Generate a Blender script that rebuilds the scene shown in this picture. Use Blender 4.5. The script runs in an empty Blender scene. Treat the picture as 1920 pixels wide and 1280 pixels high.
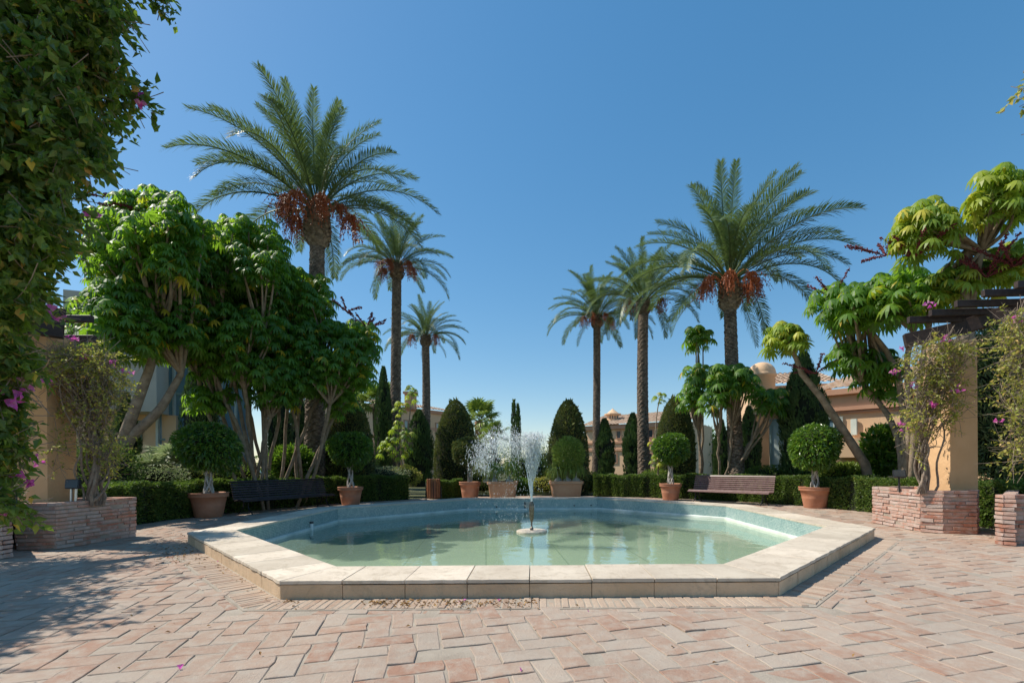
import bpy, math, random
import numpy as np
from mathutils import Matrix, Vector
R = math.radians
RNG = np.random.default_rng(7)
random.seed(7)
C = bpy.context.scene.collection
scn = bpy.context.scene

# ------------------------------------------------------------------ camera
F_PX, PX, HZ, ROLL, EYE = 878.5, 999.8, 872.1, 0.0066, 1.191
cam_d = bpy.data.cameras.new("camera")
cam = bpy.data.objects.new("camera", cam_d)
C.objects.link(cam)
cam_d.sensor_width = 36.0
cam_d.sensor_fit = 'HORIZONTAL'
cam_d.lens = F_PX / 1920 * 36
cam_d.shift_x = -(PX - 960) / 1920
cam_d.shift_y = (HZ - 640) / 1920
cam_d.clip_start = 0.05
cam_d.clip_end = 12000
cam.matrix_world = Matrix.Translation((0, 0, EYE)) @ Matrix.Rotation(ROLL, 4, 'Y') @ Matrix.Rotation(R(90), 4, 'X')
scn.camera = cam

# ------------------------------------------------------------------ sky and sun
SUN_EL, SUN_TH = R(51), R(13)
sun_dir = Vector((-math.cos(SUN_TH) * math.cos(SUN_EL), math.sin(SUN_TH) * math.cos(SUN_EL), math.sin(SUN_EL)))
world = bpy.data.worlds.new("World")
scn.world = world
world.use_nodes = True
nt = world.node_tree
bg = nt.nodes['Background']
sky = nt.nodes.new('ShaderNodeTexSky')
sky.sky_type = 'NISHITA'
sky.sun_disc = False
sky.sun_elevation = SUN_EL
sky.sun_rotation = math.atan2(sun_dir.x, sun_dir.y)
sky.altitude = 50
sky.air_density = 1.0
sky.dust_density = 0.35
sky.ozone_density = 2.0
hs = nt.nodes.new('ShaderNodeHueSaturation')
hs.inputs['Hue'].default_value = 0.496; hs.inputs['Saturation'].default_value = 1.70
gm = nt.nodes.new('ShaderNodeGamma'); gm.inputs['Gamma'].default_value = 0.61
nt.links.new(sky.outputs[0], gm.inputs['Color'])
nt.links.new(gm.outputs[0], hs.inputs['Color'])
nt.links.new(hs.outputs[0], bg.inputs[0])
bg.inputs[1].default_value = 0.15
sl = bpy.data.lights.new("sun", 'SUN')
sl.energy = 3.15
sl.angle = R(0.5)
sl.color = (1.0, 0.94, 0.83)
so = bpy.data.objects.new("sun", sl)
C.objects.link(so)
so.rotation_euler = sun_dir.to_track_quat('Z', 'Y').to_euler()
scn.view_settings.view_transform = 'Standard'
scn.view_settings.look = 'None'
scn.view_settings.gamma = 1
scn.view_settings.use_curve_mapping = False
scn.view_settings.exposure = 0.85

# ------------------------------------------------------------------ picture reading helpers
def uv_of(x, y):
    c, s = math.cos(ROLL), math.sin(ROLL)
    return c * (x - PX) - s * (y - HZ), s * (x - PX) + c * (y - HZ)

def at(x, y, Y):
    """world point seen at pixel x, y of the photograph at distance Y"""
    u, v = uv_of(x, y)
    return np.array((u * Y / F_PX, Y, EYE - v * Y / F_PX))

def gnd(x, y):
    u, v = uv_of(x, y)
    Y = F_PX * EYE / v
    return np.array((u * Y / F_PX, Y, 0.0))

# ------------------------------------------------------------------ mesh builder
def unit(a):
    a = np.asarray(a, float)
    return a / (np.linalg.norm(a, axis=-1, keepdims=True) + 1e-12)

class MB:
    def __init__(s):
        s.v, s.f, s.t, s.uv, s.n = [], [], [], {}, 0
    def add(s, verts, faces, tint=None, uv=None):
        verts = np.asarray(verts, float).reshape(-1, 3)
        k = len(s.f)
        if isinstance(faces, np.ndarray):
            fl = (faces + s.n)
            s.f.append(fl)
            nf = len(fl)
        else:
            s.f.append([[i + s.n for i in f] for f in faces])
            nf = len(faces)
        if tint is None: tint = 0.5
        s.t.append(np.broadcast_to(np.asarray(tint, float), (nf,)).copy())
        if uv is not None: s.uv[k] = uv
        s.v.append(verts)
        s.n += len(verts)
        return s
    def mesh(s, name, smooth=False):
        V = np.concatenate(s.v) if s.v else np.zeros((0, 3))
        loops, sizes, uvs = [], [], []
        hasuv = bool(s.uv)
        for k, f in enumerate(s.f):
            if isinstance(f, np.ndarray):
                loops.append(f.ravel()); sizes.append(np.full(len(f), f.shape[1]))
            else:
                loops.append(np.array([i for q in f for i in q])); sizes.append(np.array([len(q) for q in f]))
            if hasuv:
                uvs.append(np.asarray(s.uv[k], float).reshape(-1, 2) if k in s.uv else np.zeros((len(loops[-1]), 2)))
        L = np.concatenate(loops).astype(np.int32); S = np.concatenate(sizes).astype(np.int32)
        me = bpy.data.meshes.new(name)
        me.vertices.add(len(V)); me.vertices.foreach_set('co', V.astype(np.float32).ravel())
        me.loops.add(len(L)); me.loops.foreach_set('vertex_index', L)
        me.polygons.add(len(S))
        st = np.zeros(len(S), np.int32); st[1:] = np.cumsum(S)[:-1]
        me.polygons.foreach_set('loop_start', st)
        me.polygons.foreach_set('loop_total', S)
        me.polygons.foreach_set('use_smooth', np.full(len(S), bool(smooth)))
        a = me.attributes.new('tint', 'FLOAT', 'FACE')
        a.data.foreach_set('value', np.concatenate(s.t).astype(np.float32))
        if hasuv:
            ul = me.uv_layers.new(name='uv')
            ul.data.foreach_set('uv', np.concatenate(uvs).astype(np.float32).ravel())
        me.update(calc_edges=True)
        me.validate()
        return me
    def build(s, name, m, parent=None, smooth=False, loc=None, **tags):
        if loc is not None:
            loc = np.asarray(loc, float)
            s.v = [v - loc for v in s.v]
        me = s.mesh(name, smooth)
        me.materials.append(m)
        o = bpy.data.objects.new(name, me)
        C.objects.link(o)
        if parent is not None:
            o.parent = parent
            if loc is not None: o.location = Vector(loc) - parent.location
            else: o.location = -parent.location if parent.parent is None else Vector((0, 0, 0))
        elif loc is not None:
            o.location = loc
        tag(o, **tags)
        return o

def tag(o, label=None, cat=None, group=None, kind=None):
    if label: o['label'] = label
    if cat: o['category'] = cat
    if group: o['group'] = group
    if kind: o['kind'] = kind
    return o

def thing(name, label, cat, loc=(0, 0, 0), rz=0.0, group=None):
    o = bpy.data.objects.new(name, None)
    o.empty_display_size = 0.2
    C.objects.link(o)
    o.location = loc
    o.rotation_euler = (0, 0, rz)
    return tag(o, label, cat, group)

def inst(name, me, parent, loc, rz=0.0, scale=1.0, rx=0.0, ry=0.0):
    o = bpy.data.objects.new(name, me)
    C.objects.link(o)
    o.parent = parent
    o.location = loc
    o.rotation_euler = (rx, ry, rz)
    o.scale = (scale,) * 3 if np.isscalar(scale) else scale
    return o

def copy_tree(o, parent=None):
    c = o.copy(); C.objects.link(c); c.parent = parent
    for ch in list(o.children): copy_tree(ch, c)
    return c

BOXF = np.array([(0, 3, 2, 1), (4, 5, 6, 7), (0, 1, 5, 4), (1, 2, 6, 5), (2, 3, 7, 6), (3, 0, 4, 7)])
def box(mb, c, s, rz=0.0, tint=None, M=None):
    c = np.asarray(c, float); hx, hy, hz = [q / 2 for q in s]
    v = np.array([(-hx, -hy, -hz), (hx, -hy, -hz), (hx, hy, -hz), (-hx, hy, -hz),
                  (-hx, -hy, hz), (hx, -hy, hz), (hx, hy, hz), (-hx, hy, hz)])
    if rz:
        cs, sn = math.cos(rz), math.sin(rz)
        v = v @ np.array([(cs, sn, 0), (-sn, cs, 0), (0, 0, 1)])
    if M is not None: v = v @ np.asarray(M).T
    return mb.add(v + c, BOXF, tint)

def bbox(mb, c, s, b=0.006, rz=0.0, tint=None, M=None, jit=0.0):
    """box with chamfered upper and front edges: three stacked rings"""
    hx, hy, hz = [q / 2 for q in s]
    rings = [(hx - b, hy - b, -hz), (hx, hy, -hz + b), (hx, hy, hz - b), (hx - b, hy - b, hz)]
    v = np.array([(sx * a, sy * d, z) for a, d, z in rings for sx, sy in ((-1, -1), (1, -1), (1, 1), (-1, 1))])
    if jit: v = v + RNG.normal(0, jit, v.shape)
    f = [(3, 2, 1, 0), (12, 13, 14, 15)]
    for r in range(3):
        for k in range(4):
            f.append((r * 4 + k, r * 4 + (k + 1) % 4, r * 4 + 4 + (k + 1) % 4, r * 4 + 4 + k))
    if rz:
        cs, sn = math.cos(rz), math.sin(rz)
        v = v @ np.array([(cs, sn, 0), (-sn, cs, 0), (0, 0, 1)])
    if M is not None: v = v @ np.asarray(M).T
    return mb.add(v + np.asarray(c, float), np.array(f), tint)

def tube(mb, pts, rad, n=8, tint=None, cap=True):
    pts = np.asarray(pts, float); m = len(pts)
    rad = np.broadcast_to(np.asarray(rad, float), (m,))
    T = np.gradient(pts, axis=0); T = unit(T)
    up = np.array((0.13, 0.31, 0.94)) if abs(T[0][2]) < 0.9 else np.array((1.0, 0.1, 0))
    A = np.zeros((m, 3)); a = unit(np.cross(T[0], up))
    for i in range(m):
        a = unit(a - T[i] * np.dot(a, T[i])); A[i] = a
    B = np.cross(T, A)
    th = np.linspace(0, 2 * math.pi, n, endpoint=False)
    v = pts[:, None] + rad[:, None, None] * (np.cos(th)[None, :, None] * A[:, None] + np.sin(th)[None, :, None] * B[:, None])
    i = np.arange(m - 1)[:, None] * n; k = np.arange(n)[None]; k2 = (k + 1) % n
    f = np.stack([i + k, i + k2, i + n + k2, i + n + k], -1).reshape(-1, 4)
    mb.add(v.reshape(-1, 3), f, tint)
    if cap and n > 2:
        mb.add(v[-1], [list(range(n))], tint); mb.add(v[0], [list(range(n))[::-1]], tint)
    return mb

def curve(a, b, c, n=8):
    t = np.linspace(0, 1, n)[:, None]
    a, b, c = [np.asarray(q, float) for q in (a, b, c)]
    return (1 - t) ** 2 * a + 2 * t * (1 - t) * b + t ** 2 * c

def lathe(mb, prof, n=32, c=(0, 0, 0), tint=None, sq=0.0, wob=0.0):
    """prof: list of (r, z); sq > 0 turns the circle towards a rounded square"""
    th = np.linspace(0, 2 * math.pi, n, endpoint=False)
    if sq:
        m = (np.abs(np.cos(th)) ** (2 + sq) + np.abs(np.sin(th)) ** (2 + sq)) ** (-1 / (2 + sq))
    else: m = np.ones(n)
    v = []
    for r, z in prof:
        w = 1 + wob * np.sin(3 * th + z * 5)
        v.append(np.stack([r * m * w * np.cos(th), r * m * w * np.sin(th), np.full(n, z)], -1))
    v = np.concatenate(v) + np.asarray(c, float)
    k = np.arange(n); k2 = (k + 1) % n
    f = np.concatenate([np.stack([i * n + k, i * n + k2, (i + 1) * n + k2, (i + 1) * n + k], -1) for i in range(len(prof) - 1)])
    return mb.add(v, f, tint)

def disc(mb, r, z, c=(0, 0, 0), n=24, sq=0, tint=None):
    return lathe(mb, [(0.001, z), (r, z)][::-1], n, c, tint, sq)

def leaves(mb, P, D, N, L, W=0.5, fold=0.25, tint=None, droop=0.0):
    """pointed folded leaves: two triangles each"""
    P = np.asarray(P, float); n = len(P)
    D = unit(D); S = unit(np.cross(D, N)); N = np.cross(S, D)
    L = np.broadcast_to(np.asarray(L, float), (n,))[:, None]
    mid = P + D * L * 0.42
    tip = P + D * L - np.array((0, 0, 1.0)) * L * droop
    l = mid + S * L * W * 0.5 + N * L * W * fold
    r = mid - S * L * W * 0.5 + N * L * W * fold
    v = np.stack([P, l, tip, r], 1).reshape(-1, 3)
    i = np.arange(n)[:, None] * 4
    f = np.concatenate([i + np.array([[0, 1, 2]]), i + np.array([[0, 2, 3]])], 1).reshape(-1, 3)
    if tint is None: tint = RNG.random(n)
    mb.add(v, f, np.repeat(tint, 2))
    return mb

def rdir(n): return unit(RNG.normal(size=(n, 3)))

# ------------------------------------------------------------------ materials
def new_mat(name):
    m = bpy.data.materials.new(name); m.use_nodes = True
    n = m.node_tree.nodes; b = n['Principled BSDF']
    return m, m.node_tree, b

def tint_node(nt):
    at_ = nt.nodes.new('ShaderNodeAttribute'); at_.attribute_name = 'tint'
    oi = nt.nodes.new('ShaderNodeObjectInfo')
    ad = nt.nodes.new('ShaderNodeMath'); ad.operation = 'ADD'
    fr = nt.nodes.new('ShaderNodeMath'); fr.operation = 'FRACT'
    nt.links.new(at_.outputs['Fac'], ad.inputs[0]); nt.links.new(oi.outputs['Random'], ad.inputs[1])
    nt.links.new(ad.outputs[0], fr.inputs[0])
    return fr.outputs[0]

def ramp(nt, fac, cols):
    r = nt.nodes.new('ShaderNodeValToRGB')
    e = r.color_ramp.elements
    while len(e) < len(cols): e.new(0.5)
    for q, (p, c) in zip(e, cols):
        q.position = p; q.color = (*c, 1)
    nt.links.new(fac, r.inputs[0])
    return r.outputs[0]

def noise(nt, scale, detail=5, rough=0.6, vec=None, dist=0.0):
    n = nt.nodes.new('ShaderNodeTexNoise')
    n.inputs['Scale'].default_value = scale; n.inputs['Detail'].default_value = detail
    n.inputs['Roughness'].default_value = rough; n.inputs['Distortion'].default_value = dist
    if vec is None:
        g = nt.nodes.new('ShaderNodeNewGeometry'); vec = g.outputs['Position']
    nt.links.new(vec, n.inputs['Vector'])
    return n.outputs['Fac']

def mix(nt, fac, a, b, mode='MIX'):
    m = nt.nodes.new('ShaderNodeMix'); m.data_type = 'RGBA'; m.blend_type = mode
    def put(sock, val):
        if isinstance(val, bpy.types.NodeSocket): nt.links.new(val, sock)
        elif isinstance(val, (int, float)): sock.default_value = val
        else: sock.default_value = (*val, 1)
    put(m.inputs[0], fac); put(m.inputs[6], a); put(m.inputs[7], b)
    return m.outputs[2]

def bump(nt, b, h, strength, dist=0.01):
    k = nt.nodes.new('ShaderNodeBump'); k.inputs['Strength'].default_value = strength
    k.inputs['Distance'].default_value = dist
    nt.links.new(h, k.inputs['Height']); nt.links.new(k.outputs[0], b.inputs['Normal'])

def leaf_mat(name, cols, rough=0.45, trans=0.3, tcol=(0.2, 0.32, 0.03), spec=0.5):
    cols = [(p, (min(0.7, q[0] * 1.6), min(0.7, q[1] * 1.38), q[2] * 1.1)) for p, q in cols]
    trans = trans + 0.06 if trans else 0
    m, nt, b = new_mat(name)
    t = tint_node(nt)
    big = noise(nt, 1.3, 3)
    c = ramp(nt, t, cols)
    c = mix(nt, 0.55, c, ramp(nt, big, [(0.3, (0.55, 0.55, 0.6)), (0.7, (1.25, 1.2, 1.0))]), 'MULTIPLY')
    nt.links.new(c, b.inputs['Base Color'])
    b.inputs['Roughness'].default_value = rough
    b.inputs['Specular IOR Level'].default_value = spec
    if trans:
        tr = nt.nodes.new('ShaderNodeBsdfTranslucent')
        tc = mix(nt, 0.6, c, tuple(min(0.9, q * 1.4) for q in tcol))
        nt.links.new(tc, tr.inputs[0])
        mx = nt.nodes.new('ShaderNodeMixShader'); mx.inputs[0].default_value = trans
        nt.links.new(b.outputs[0], mx.inputs[1]); nt.links.new(tr.outputs[0], mx.inputs[2])
        nt.links.new(mx.outputs[0], nt.nodes['Material Output'].inputs[0])
    return m

def solid(name, cols, rough=0.7, scale=6.0, bs=40.0, bstr=0.3, bd=0.01, metal=0.0, tint=0.0, spec=0.4):
    """cols: two colours mixed by noise; tint: how far each piece differs from the next"""
    m, nt, b = new_mat(name)
    c = ramp(nt, noise(nt, scale), [(0.32, cols[0]), (0.68, cols[1])])
    if tint:
        t = tint_node(nt)
        c = mix(nt, 1.0, c, ramp(nt, t, [(0, (1 - tint,) * 3), (1, (1 + tint * 0.7,) * 3)]), 'MULTIPLY')
    nt.links.new(c, b.inputs['Base Color'])
    b.inputs['Roughness'].default_value = rough; b.inputs['Metallic'].default_value = metal
    b.inputs['Specular IOR Level'].default_value = spec
    if bstr: bump(nt, b, noise(nt, bs, 6), bstr, bd)
    return m

M = {}
def brick_mat(name, cols, dirt, stain=0.5):
    m, nt, b = new_mat(name)
    t = tint_node(nt)
    c = ramp(nt, t, cols)
    c = mix(nt, ramp(nt, noise(nt, 9, 7, 0.65), [(0.42, (0, 0, 0)), (0.66, (stain,) * 3)]), c, dirt)
    c = mix(nt, ramp(nt, noise(nt, 30, 4, 0.7, dist=1.0), [(0.66, (0, 0, 0)), (0.72, (0.45,) * 3)]), c, (0.62, 0.40, 0.27))
    c = mix(nt, 0.6, c, ramp(nt, noise(nt, 0.7, 7, 0.7), [(0.32, (0.70, 0.67, 0.66)), (0.5, (0.97, 0.97, 0.97)), (0.7, (1.12, 1.05, 0.98))]), 'MULTIPLY')
    c = mix(nt, ramp(nt, noise(nt, 0.33, 5, 0.6), [(0.46, (0, 0, 0)), (0.66, (0.35,) * 3)]), c, dirt)
    nt.links.new(c, b.inputs['Base Color'])
    b.inputs['Roughness'].default_value = 0.85; b.inputs['Specular IOR Level'].default_value = 0.25
    bump(nt, b, noise(nt, 38, 8, 0.75), 0.8, 0.010)
    return m
M['paver'] = brick_mat('paver', [(0, (0.345, 0.19, 0.13)), (0.25, (0.37, 0.245, 0.18)), (0.58, (0.39, 0.285, 0.22)), (0.85, (0.41, 0.33, 0.265)), (1, (0.37, 0.225, 0.16))], (0.43, 0.37, 0.305), 0.75)
M['edge_brick'] = brick_mat('edge_brick', [(0, (0.33, 0.215, 0.155)), (0.5, (0.41, 0.30, 0.225)), (1, (0.46, 0.35, 0.27))], (0.48, 0.40, 0.31))
M['planter_brick'] = brick_mat('planter_brick', [(0, (0.36, 0.15, 0.10)), (0.3, (0.44, 0.22, 0.15)), (0.6, (0.50, 0.31, 0.24)), (0.85, (0.46, 0.35, 0.30)), (1, (0.50, 0.20, 0.12))], (0.55, 0.47, 0.42), 0.7)
M['mortar'] = solid('mortar', ((0.29, 0.24, 0.19), (0.39, 0.335, 0.27)), 0.95, 5, 60, 0.6, 0.01)
def stone_mat(name, a, b_, t_=0.16, edge=0.5):
    m, nt, b = new_mat(name)
    c = ramp(nt, noise(nt, 1.8, 6), [(0.32, a), (0.68, b_)])
    c = mix(nt, 1.0, c, ramp(nt, tint_node(nt), [(0, (1 - t_,) * 3), (1, (1 + t_ * 0.6, 1 + t_ * 0.6, 1 + t_ * 0.7))]), 'MULTIPLY')
    c = mix(nt, ramp(nt, noise(nt, 5.5, 9, 0.72, dist=1.2), [(0.50, (0, 0, 0)), (0.74, (edge,) * 3)]), c, (0.33, 0.26, 0.18))
    c = mix(nt, ramp(nt, noise(nt, 45, 4, 0.7), [(0.64, (0, 0, 0)), (0.70, (0.4,) * 3)]), c, (0.28, 0.22, 0.16))
    nt.links.new(c, b.inputs['Base Color']); b.inputs['Roughness'].default_value = 0.8; b.inputs['Specular IOR Level'].default_value = 0.3
    bump(nt, b, noise(nt, 30, 9, 0.75), 0.8, 0.010)
    return m
M['stone'] = stone_mat('cream_stone', (0.55, 0.46, 0.355), (0.70, 0.605, 0.48), 0.20, 0.8)
M['stone_face'] = stone_mat('face_stone', (0.58, 0.405, 0.25), (0.72, 0.53, 0.35), 0.14, 0.7)
M['render_wall'] = solid('ochre_render', ((0.60, 0.36, 0.18), (0.72, 0.46, 0.25)), 0.9, 1.7, 18, 0.7, 0.012)
M['joint'] = solid('dark_joint', ((0.10, 0.08, 0.06), (0.20, 0.165, 0.125)), 1, 6, 60, 0.6)
M['terracotta'] = solid('terracotta', ((0.42, 0.17, 0.09), (0.52, 0.25, 0.15)), 0.75, 4, 50, 0.2, 0.004)
M['terracotta_light'] = solid('terracotta_light', ((0.46, 0.24, 0.13), (0.54, 0.31, 0.18)), 0.75, 3, 50, 0.2, 0.004)
M['soil'] = solid('soil', ((0.05, 0.035, 0.022), (0.12, 0.085, 0.055)), 1, 12, 60, 0.9, 0.03)
M['lawn_soil'] = solid('garden_soil', ((0.05, 0.065, 0.02), (0.12, 0.11, 0.05)), 1, 1.5, 30, 0.9, 0.05)
M['dark_wood'] = solid('dark_wood', ((0.022, 0.013, 0.011), (0.055, 0.034, 0.028)), 0.6, 14, 60, 0.4, 0.004)
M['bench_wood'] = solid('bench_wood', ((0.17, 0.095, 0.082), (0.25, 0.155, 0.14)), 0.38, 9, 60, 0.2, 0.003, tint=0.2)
M['shaded_bench'] = solid('shaded_bench_wood', ((0.035, 0.024, 0.026), (0.065, 0.048, 0.05)), 0.45, 9, 60, 0.2, 0.003, tint=0.2)  # darker copy of the bench wood, deep shade put into its colour
M['bin_wood'] = solid('bin_wood', ((0.22, 0.075, 0.03), (0.30, 0.12, 0.05)), 0.55, 9, 60, 0.2, 0.003, tint=0.25)
M['iron'] = solid('black_iron', ((0.012, 0.012, 0.014), (0.03, 0.03, 0.032)), 0.5, 20, 60, 0.1)
M['steel'] = solid('brushed_steel', ((0.5, 0.5, 0.5), (0.65, 0.65, 0.65)), 0.35, 20, 60, 0.05, metal=1.0)
M['brass'] = solid('old_brass', ((0.10, 0.07, 0.045), (0.28, 0.23, 0.18)), 0.35, 25, 60, 0.3, metal=0.7)
M['bark'] = solid('grey_bark', ((0.19, 0.135, 0.09), (0.36, 0.275, 0.195)), 0.9, 8, 26, 0.7, 0.02)
M['vine_bark'] = solid('vine_bark', ((0.17, 0.12, 0.09), (0.32, 0.25, 0.19)), 0.9, 12, 50, 0.7, 0.01)
M['pale_bark'] = solid('pale_bark', ((0.38, 0.33, 0.28), (0.58, 0.53, 0.47)), 0.85, 14, 50, 0.5, 0.006)
M['palm_bark'] = solid('palm_bark', ((0.085, 0.058, 0.04), (0.27, 0.20, 0.145)), 0.95, 7, 22, 0.9, 0.03, tint=0.45)
M['palm_head'] = solid('palm_boots', ((0.13, 0.09, 0.06), (0.33, 0.25, 0.18)), 0.95, 8, 22, 0.9, 0.03, tint=0.35)
M['date_stalk'] = solid('date_stalk', ((0.46, 0.17, 0.05), (0.55, 0.26, 0.08)), 0.6, 9, 60, 0)
M['dates'] = solid('dates', ((0.30, 0.06, 0.02), (0.46, 0.13, 0.04)), 0.45, 12, 60, 0, tint=0.35)
M['spike'] = solid('flower_spike', ((0.09, 0.012, 0.018), (0.20, 0.03, 0.035)), 0.7, 20, 60, 0)
M['petal'] = leaf_mat('bract', [(0, (0.42, 0.05, 0.35)), (0.6, (0.60, 0.12, 0.50)), (1, (0.62, 0.28, 0.45))], 0.6, 0.35, (0.7, 0.1, 0.55))
M['roof_tile'] = solid('roof_tile', ((0.34, 0.21, 0.14), (0.56, 0.43, 0.31)), 0.9, 3.0, 30, 0.5, 0.02)
M['white_wall'] = solid('cream_wall', ((0.50, 0.44, 0.36), (0.58, 0.52, 0.44)), 0.9, 0.6, 25, 0.2)
M['house_wall'] = solid('house_wall', ((0.68, 0.44, 0.26), (0.75, 0.51, 0.32)), 0.9, 0.5, 25, 0.3)
M['house_trim'] = solid('house_trim', ((0.52, 0.27, 0.17), (0.58, 0.33, 0.21)), 0.9, 0.8, 25, 0.2)
M['shutter'] = solid('green_paint', ((0.20, 0.27, 0.24), (0.24, 0.31, 0.28)), 0.5, 3, 25, 0)
M['shutter_pale'] = solid('pale_shutter', ((0.42, 0.46, 0.42), (0.5, 0.54, 0.5)), 0.5, 3, 25, 0)
M['dark_room'] = solid('window_dark', ((0.03, 0.035, 0.04), (0.06, 0.065, 0.07)), 0.12, 2, 25, 0)
M['curtain'] = solid('window_curtained', ((0.32, 0.38, 0.36), (0.42, 0.48, 0.46)), 0.15, 1.2, 25, 0)
M['plastic_black'] = solid('black_plastic', ((0.02, 0.022, 0.03), (0.03, 0.032, 0.04)), 0.3, 6, 25, 0)
M['white_plastic'] = solid('white_plastic', ((0.7, 0.7, 0.68), (0.78, 0.78, 0.75)), 0.4, 6, 25, 0)
M['ledge'] = solid('pool_ledge', ((0.50, 0.53, 0.46), (0.70, 0.72, 0.66)), 0.6, 3, 25, 0.2)
M['blueglass'] = solid('blue_glass', ((0.10, 0.17, 0.22), (0.16, 0.25, 0.31)), 0.08, 0.6, 25, 0, spec=0.8)
G_ = lambda a, b: (a, b)
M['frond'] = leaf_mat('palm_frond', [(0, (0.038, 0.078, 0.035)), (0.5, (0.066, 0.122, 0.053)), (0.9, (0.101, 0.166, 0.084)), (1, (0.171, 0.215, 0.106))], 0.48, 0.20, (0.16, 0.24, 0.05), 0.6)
M['scheff'] = leaf_mat('umbrella_leaf', [(0, (0.030, 0.085, 0.017)), (0.5, (0.048, 0.125, 0.023)), (0.9, (0.080, 0.170, 0.030)), (0.965, (0.139, 0.200, 0.031)), (0.98, (0.425, 0.330, 0.031)), (1, (0.510, 0.330, 0.031))], 0.5, 0.40, (0.34, 0.60, 0.03), 0.5)
M['scheff_lime'] = leaf_mat('lime_umbrella_leaf', [(0, (0.088, 0.175, 0.025)), (0.5, (0.150, 0.250, 0.035)), (0.85, (0.250, 0.325, 0.050)), (1, (0.450, 0.400, 0.062))], 0.5, 0.36, (0.36, 0.48, 0.03), 0.5)
M['boug'] = leaf_mat('bougainvillea_leaf', [(0, (0.030, 0.069, 0.022)), (0.5, (0.059, 0.119, 0.030)), (0.85, (0.105, 0.175, 0.039)), (0.95, (0.196, 0.211, 0.056)), (0.975, (0.336, 0.211, 0.084)), (1, (0.448, 0.392, 0.056))], 0.42, 0.34, (0.22, 0.36, 0.02))
M['vine'] = leaf_mat('vine_leaf', [(0, (0.112, 0.163, 0.037)), (0.5, (0.213, 0.263, 0.062)), (0.85, (0.350, 0.362, 0.112)), (1, (0.450, 0.325, 0.150))], 0.5, 0.34, (0.42, 0.44, 0.06))
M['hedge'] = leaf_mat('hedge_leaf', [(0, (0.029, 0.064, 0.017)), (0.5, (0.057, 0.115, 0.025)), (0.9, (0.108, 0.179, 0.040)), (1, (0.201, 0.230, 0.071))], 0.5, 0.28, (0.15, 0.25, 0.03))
M['yew'] = leaf_mat('yew_leaf', [(0, (0.036, 0.070, 0.026)), (0.5, (0.072, 0.112, 0.036)), (0.9, (0.136, 0.162, 0.054)), (1, (0.217, 0.181, 0.072))], 0.55, 0.18, (0.12, 0.15, 0.03))
M['cypress'] = leaf_mat('cypress_leaf', [(0, (0.023, 0.058, 0.023)), (0.6, (0.048, 0.100, 0.035)), (1, (0.090, 0.155, 0.052))], 0.55, 0.15, (0.08, 0.15, 0.03))
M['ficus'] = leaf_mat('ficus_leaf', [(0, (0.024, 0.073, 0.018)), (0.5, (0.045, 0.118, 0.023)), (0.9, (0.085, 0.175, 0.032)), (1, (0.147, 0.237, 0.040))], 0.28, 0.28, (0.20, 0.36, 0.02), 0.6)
M['olean'] = leaf_mat('oleander_leaf', [(0, (0.044, 0.088, 0.044)), (0.5, (0.081, 0.138, 0.069)), (0.9, (0.163, 0.225, 0.125)), (1, (0.312, 0.350, 0.213))], 0.35, 0.25, (0.16, 0.26, 0.06), 0.6)
M['grassy'] = leaf_mat('ponytail_leaf', [(0, (0.062, 0.125, 0.025)), (0.5, (0.112, 0.188, 0.037)), (1, (0.213, 0.288, 0.075))], 0.45, 0.25, (0.26, 0.36, 0.05))
M['silver'] = leaf_mat('silver_leaf', [(0, (0.125, 0.188, 0.138)), (0.5, (0.213, 0.275, 0.200)), (1, (0.350, 0.400, 0.300))], 0.55, 0.2, (0.2, 0.3, 0.1))
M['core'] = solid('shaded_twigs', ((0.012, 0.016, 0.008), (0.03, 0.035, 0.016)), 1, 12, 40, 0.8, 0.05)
M['dead'] = leaf_mat('fallen_leaf', [(0, (0.10, 0.055, 0.025)), (0.6, (0.20, 0.12, 0.06)), (0.9, (0.30, 0.20, 0.09)), (1, (0.42, 0.32, 0.10))], 0.8, 0.1, (0.3, 0.2, 0.05))

def mosaic_mat():
    m, nt, b = new_mat('pool_mosaic')
    uv = nt.nodes.new('ShaderNodeUVMap'); uv.uv_map = 'uv'
    br = nt.nodes.new('ShaderNodeTexBrick')
    br.offset = 0; br.squash = 1
    br.inputs['Scale'].default_value = 1
    br.inputs['Brick Width'].default_value = 0.03; br.inputs['Row Height'].default_value = 0.03
    br.inputs['Mortar Size'].default_value = 0.0022; br.inputs['Mortar Smooth'].default_value = 0.1
    br.inputs['Color1'].default_value = (0.27, 0.40, 0.38, 1); br.inputs['Color2'].default_value = (0.42, 0.54, 0.50, 1)
    br.inputs['Mortar'].default_value = (0.10, 0.14, 0.15, 1)
    nt.links.new(uv.outputs[0], br.inputs['Vector'])
    c = mix(nt, ramp(nt, noise(nt, 3.5, 6, dist=0.5), [(0.45, (0, 0, 0)), (0.75, (0.5,) * 3)]), br.outputs['Color'], (0.45, 0.50, 0.47))
    nt.links.new(c, b.inputs['Base Color']); b.inputs['Roughness'].default_value = 0.25
    bump(nt, b, br.outputs['Fac'], -0.4, 0.002)
    return m
M['mosaic'] = mosaic_mat()

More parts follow.
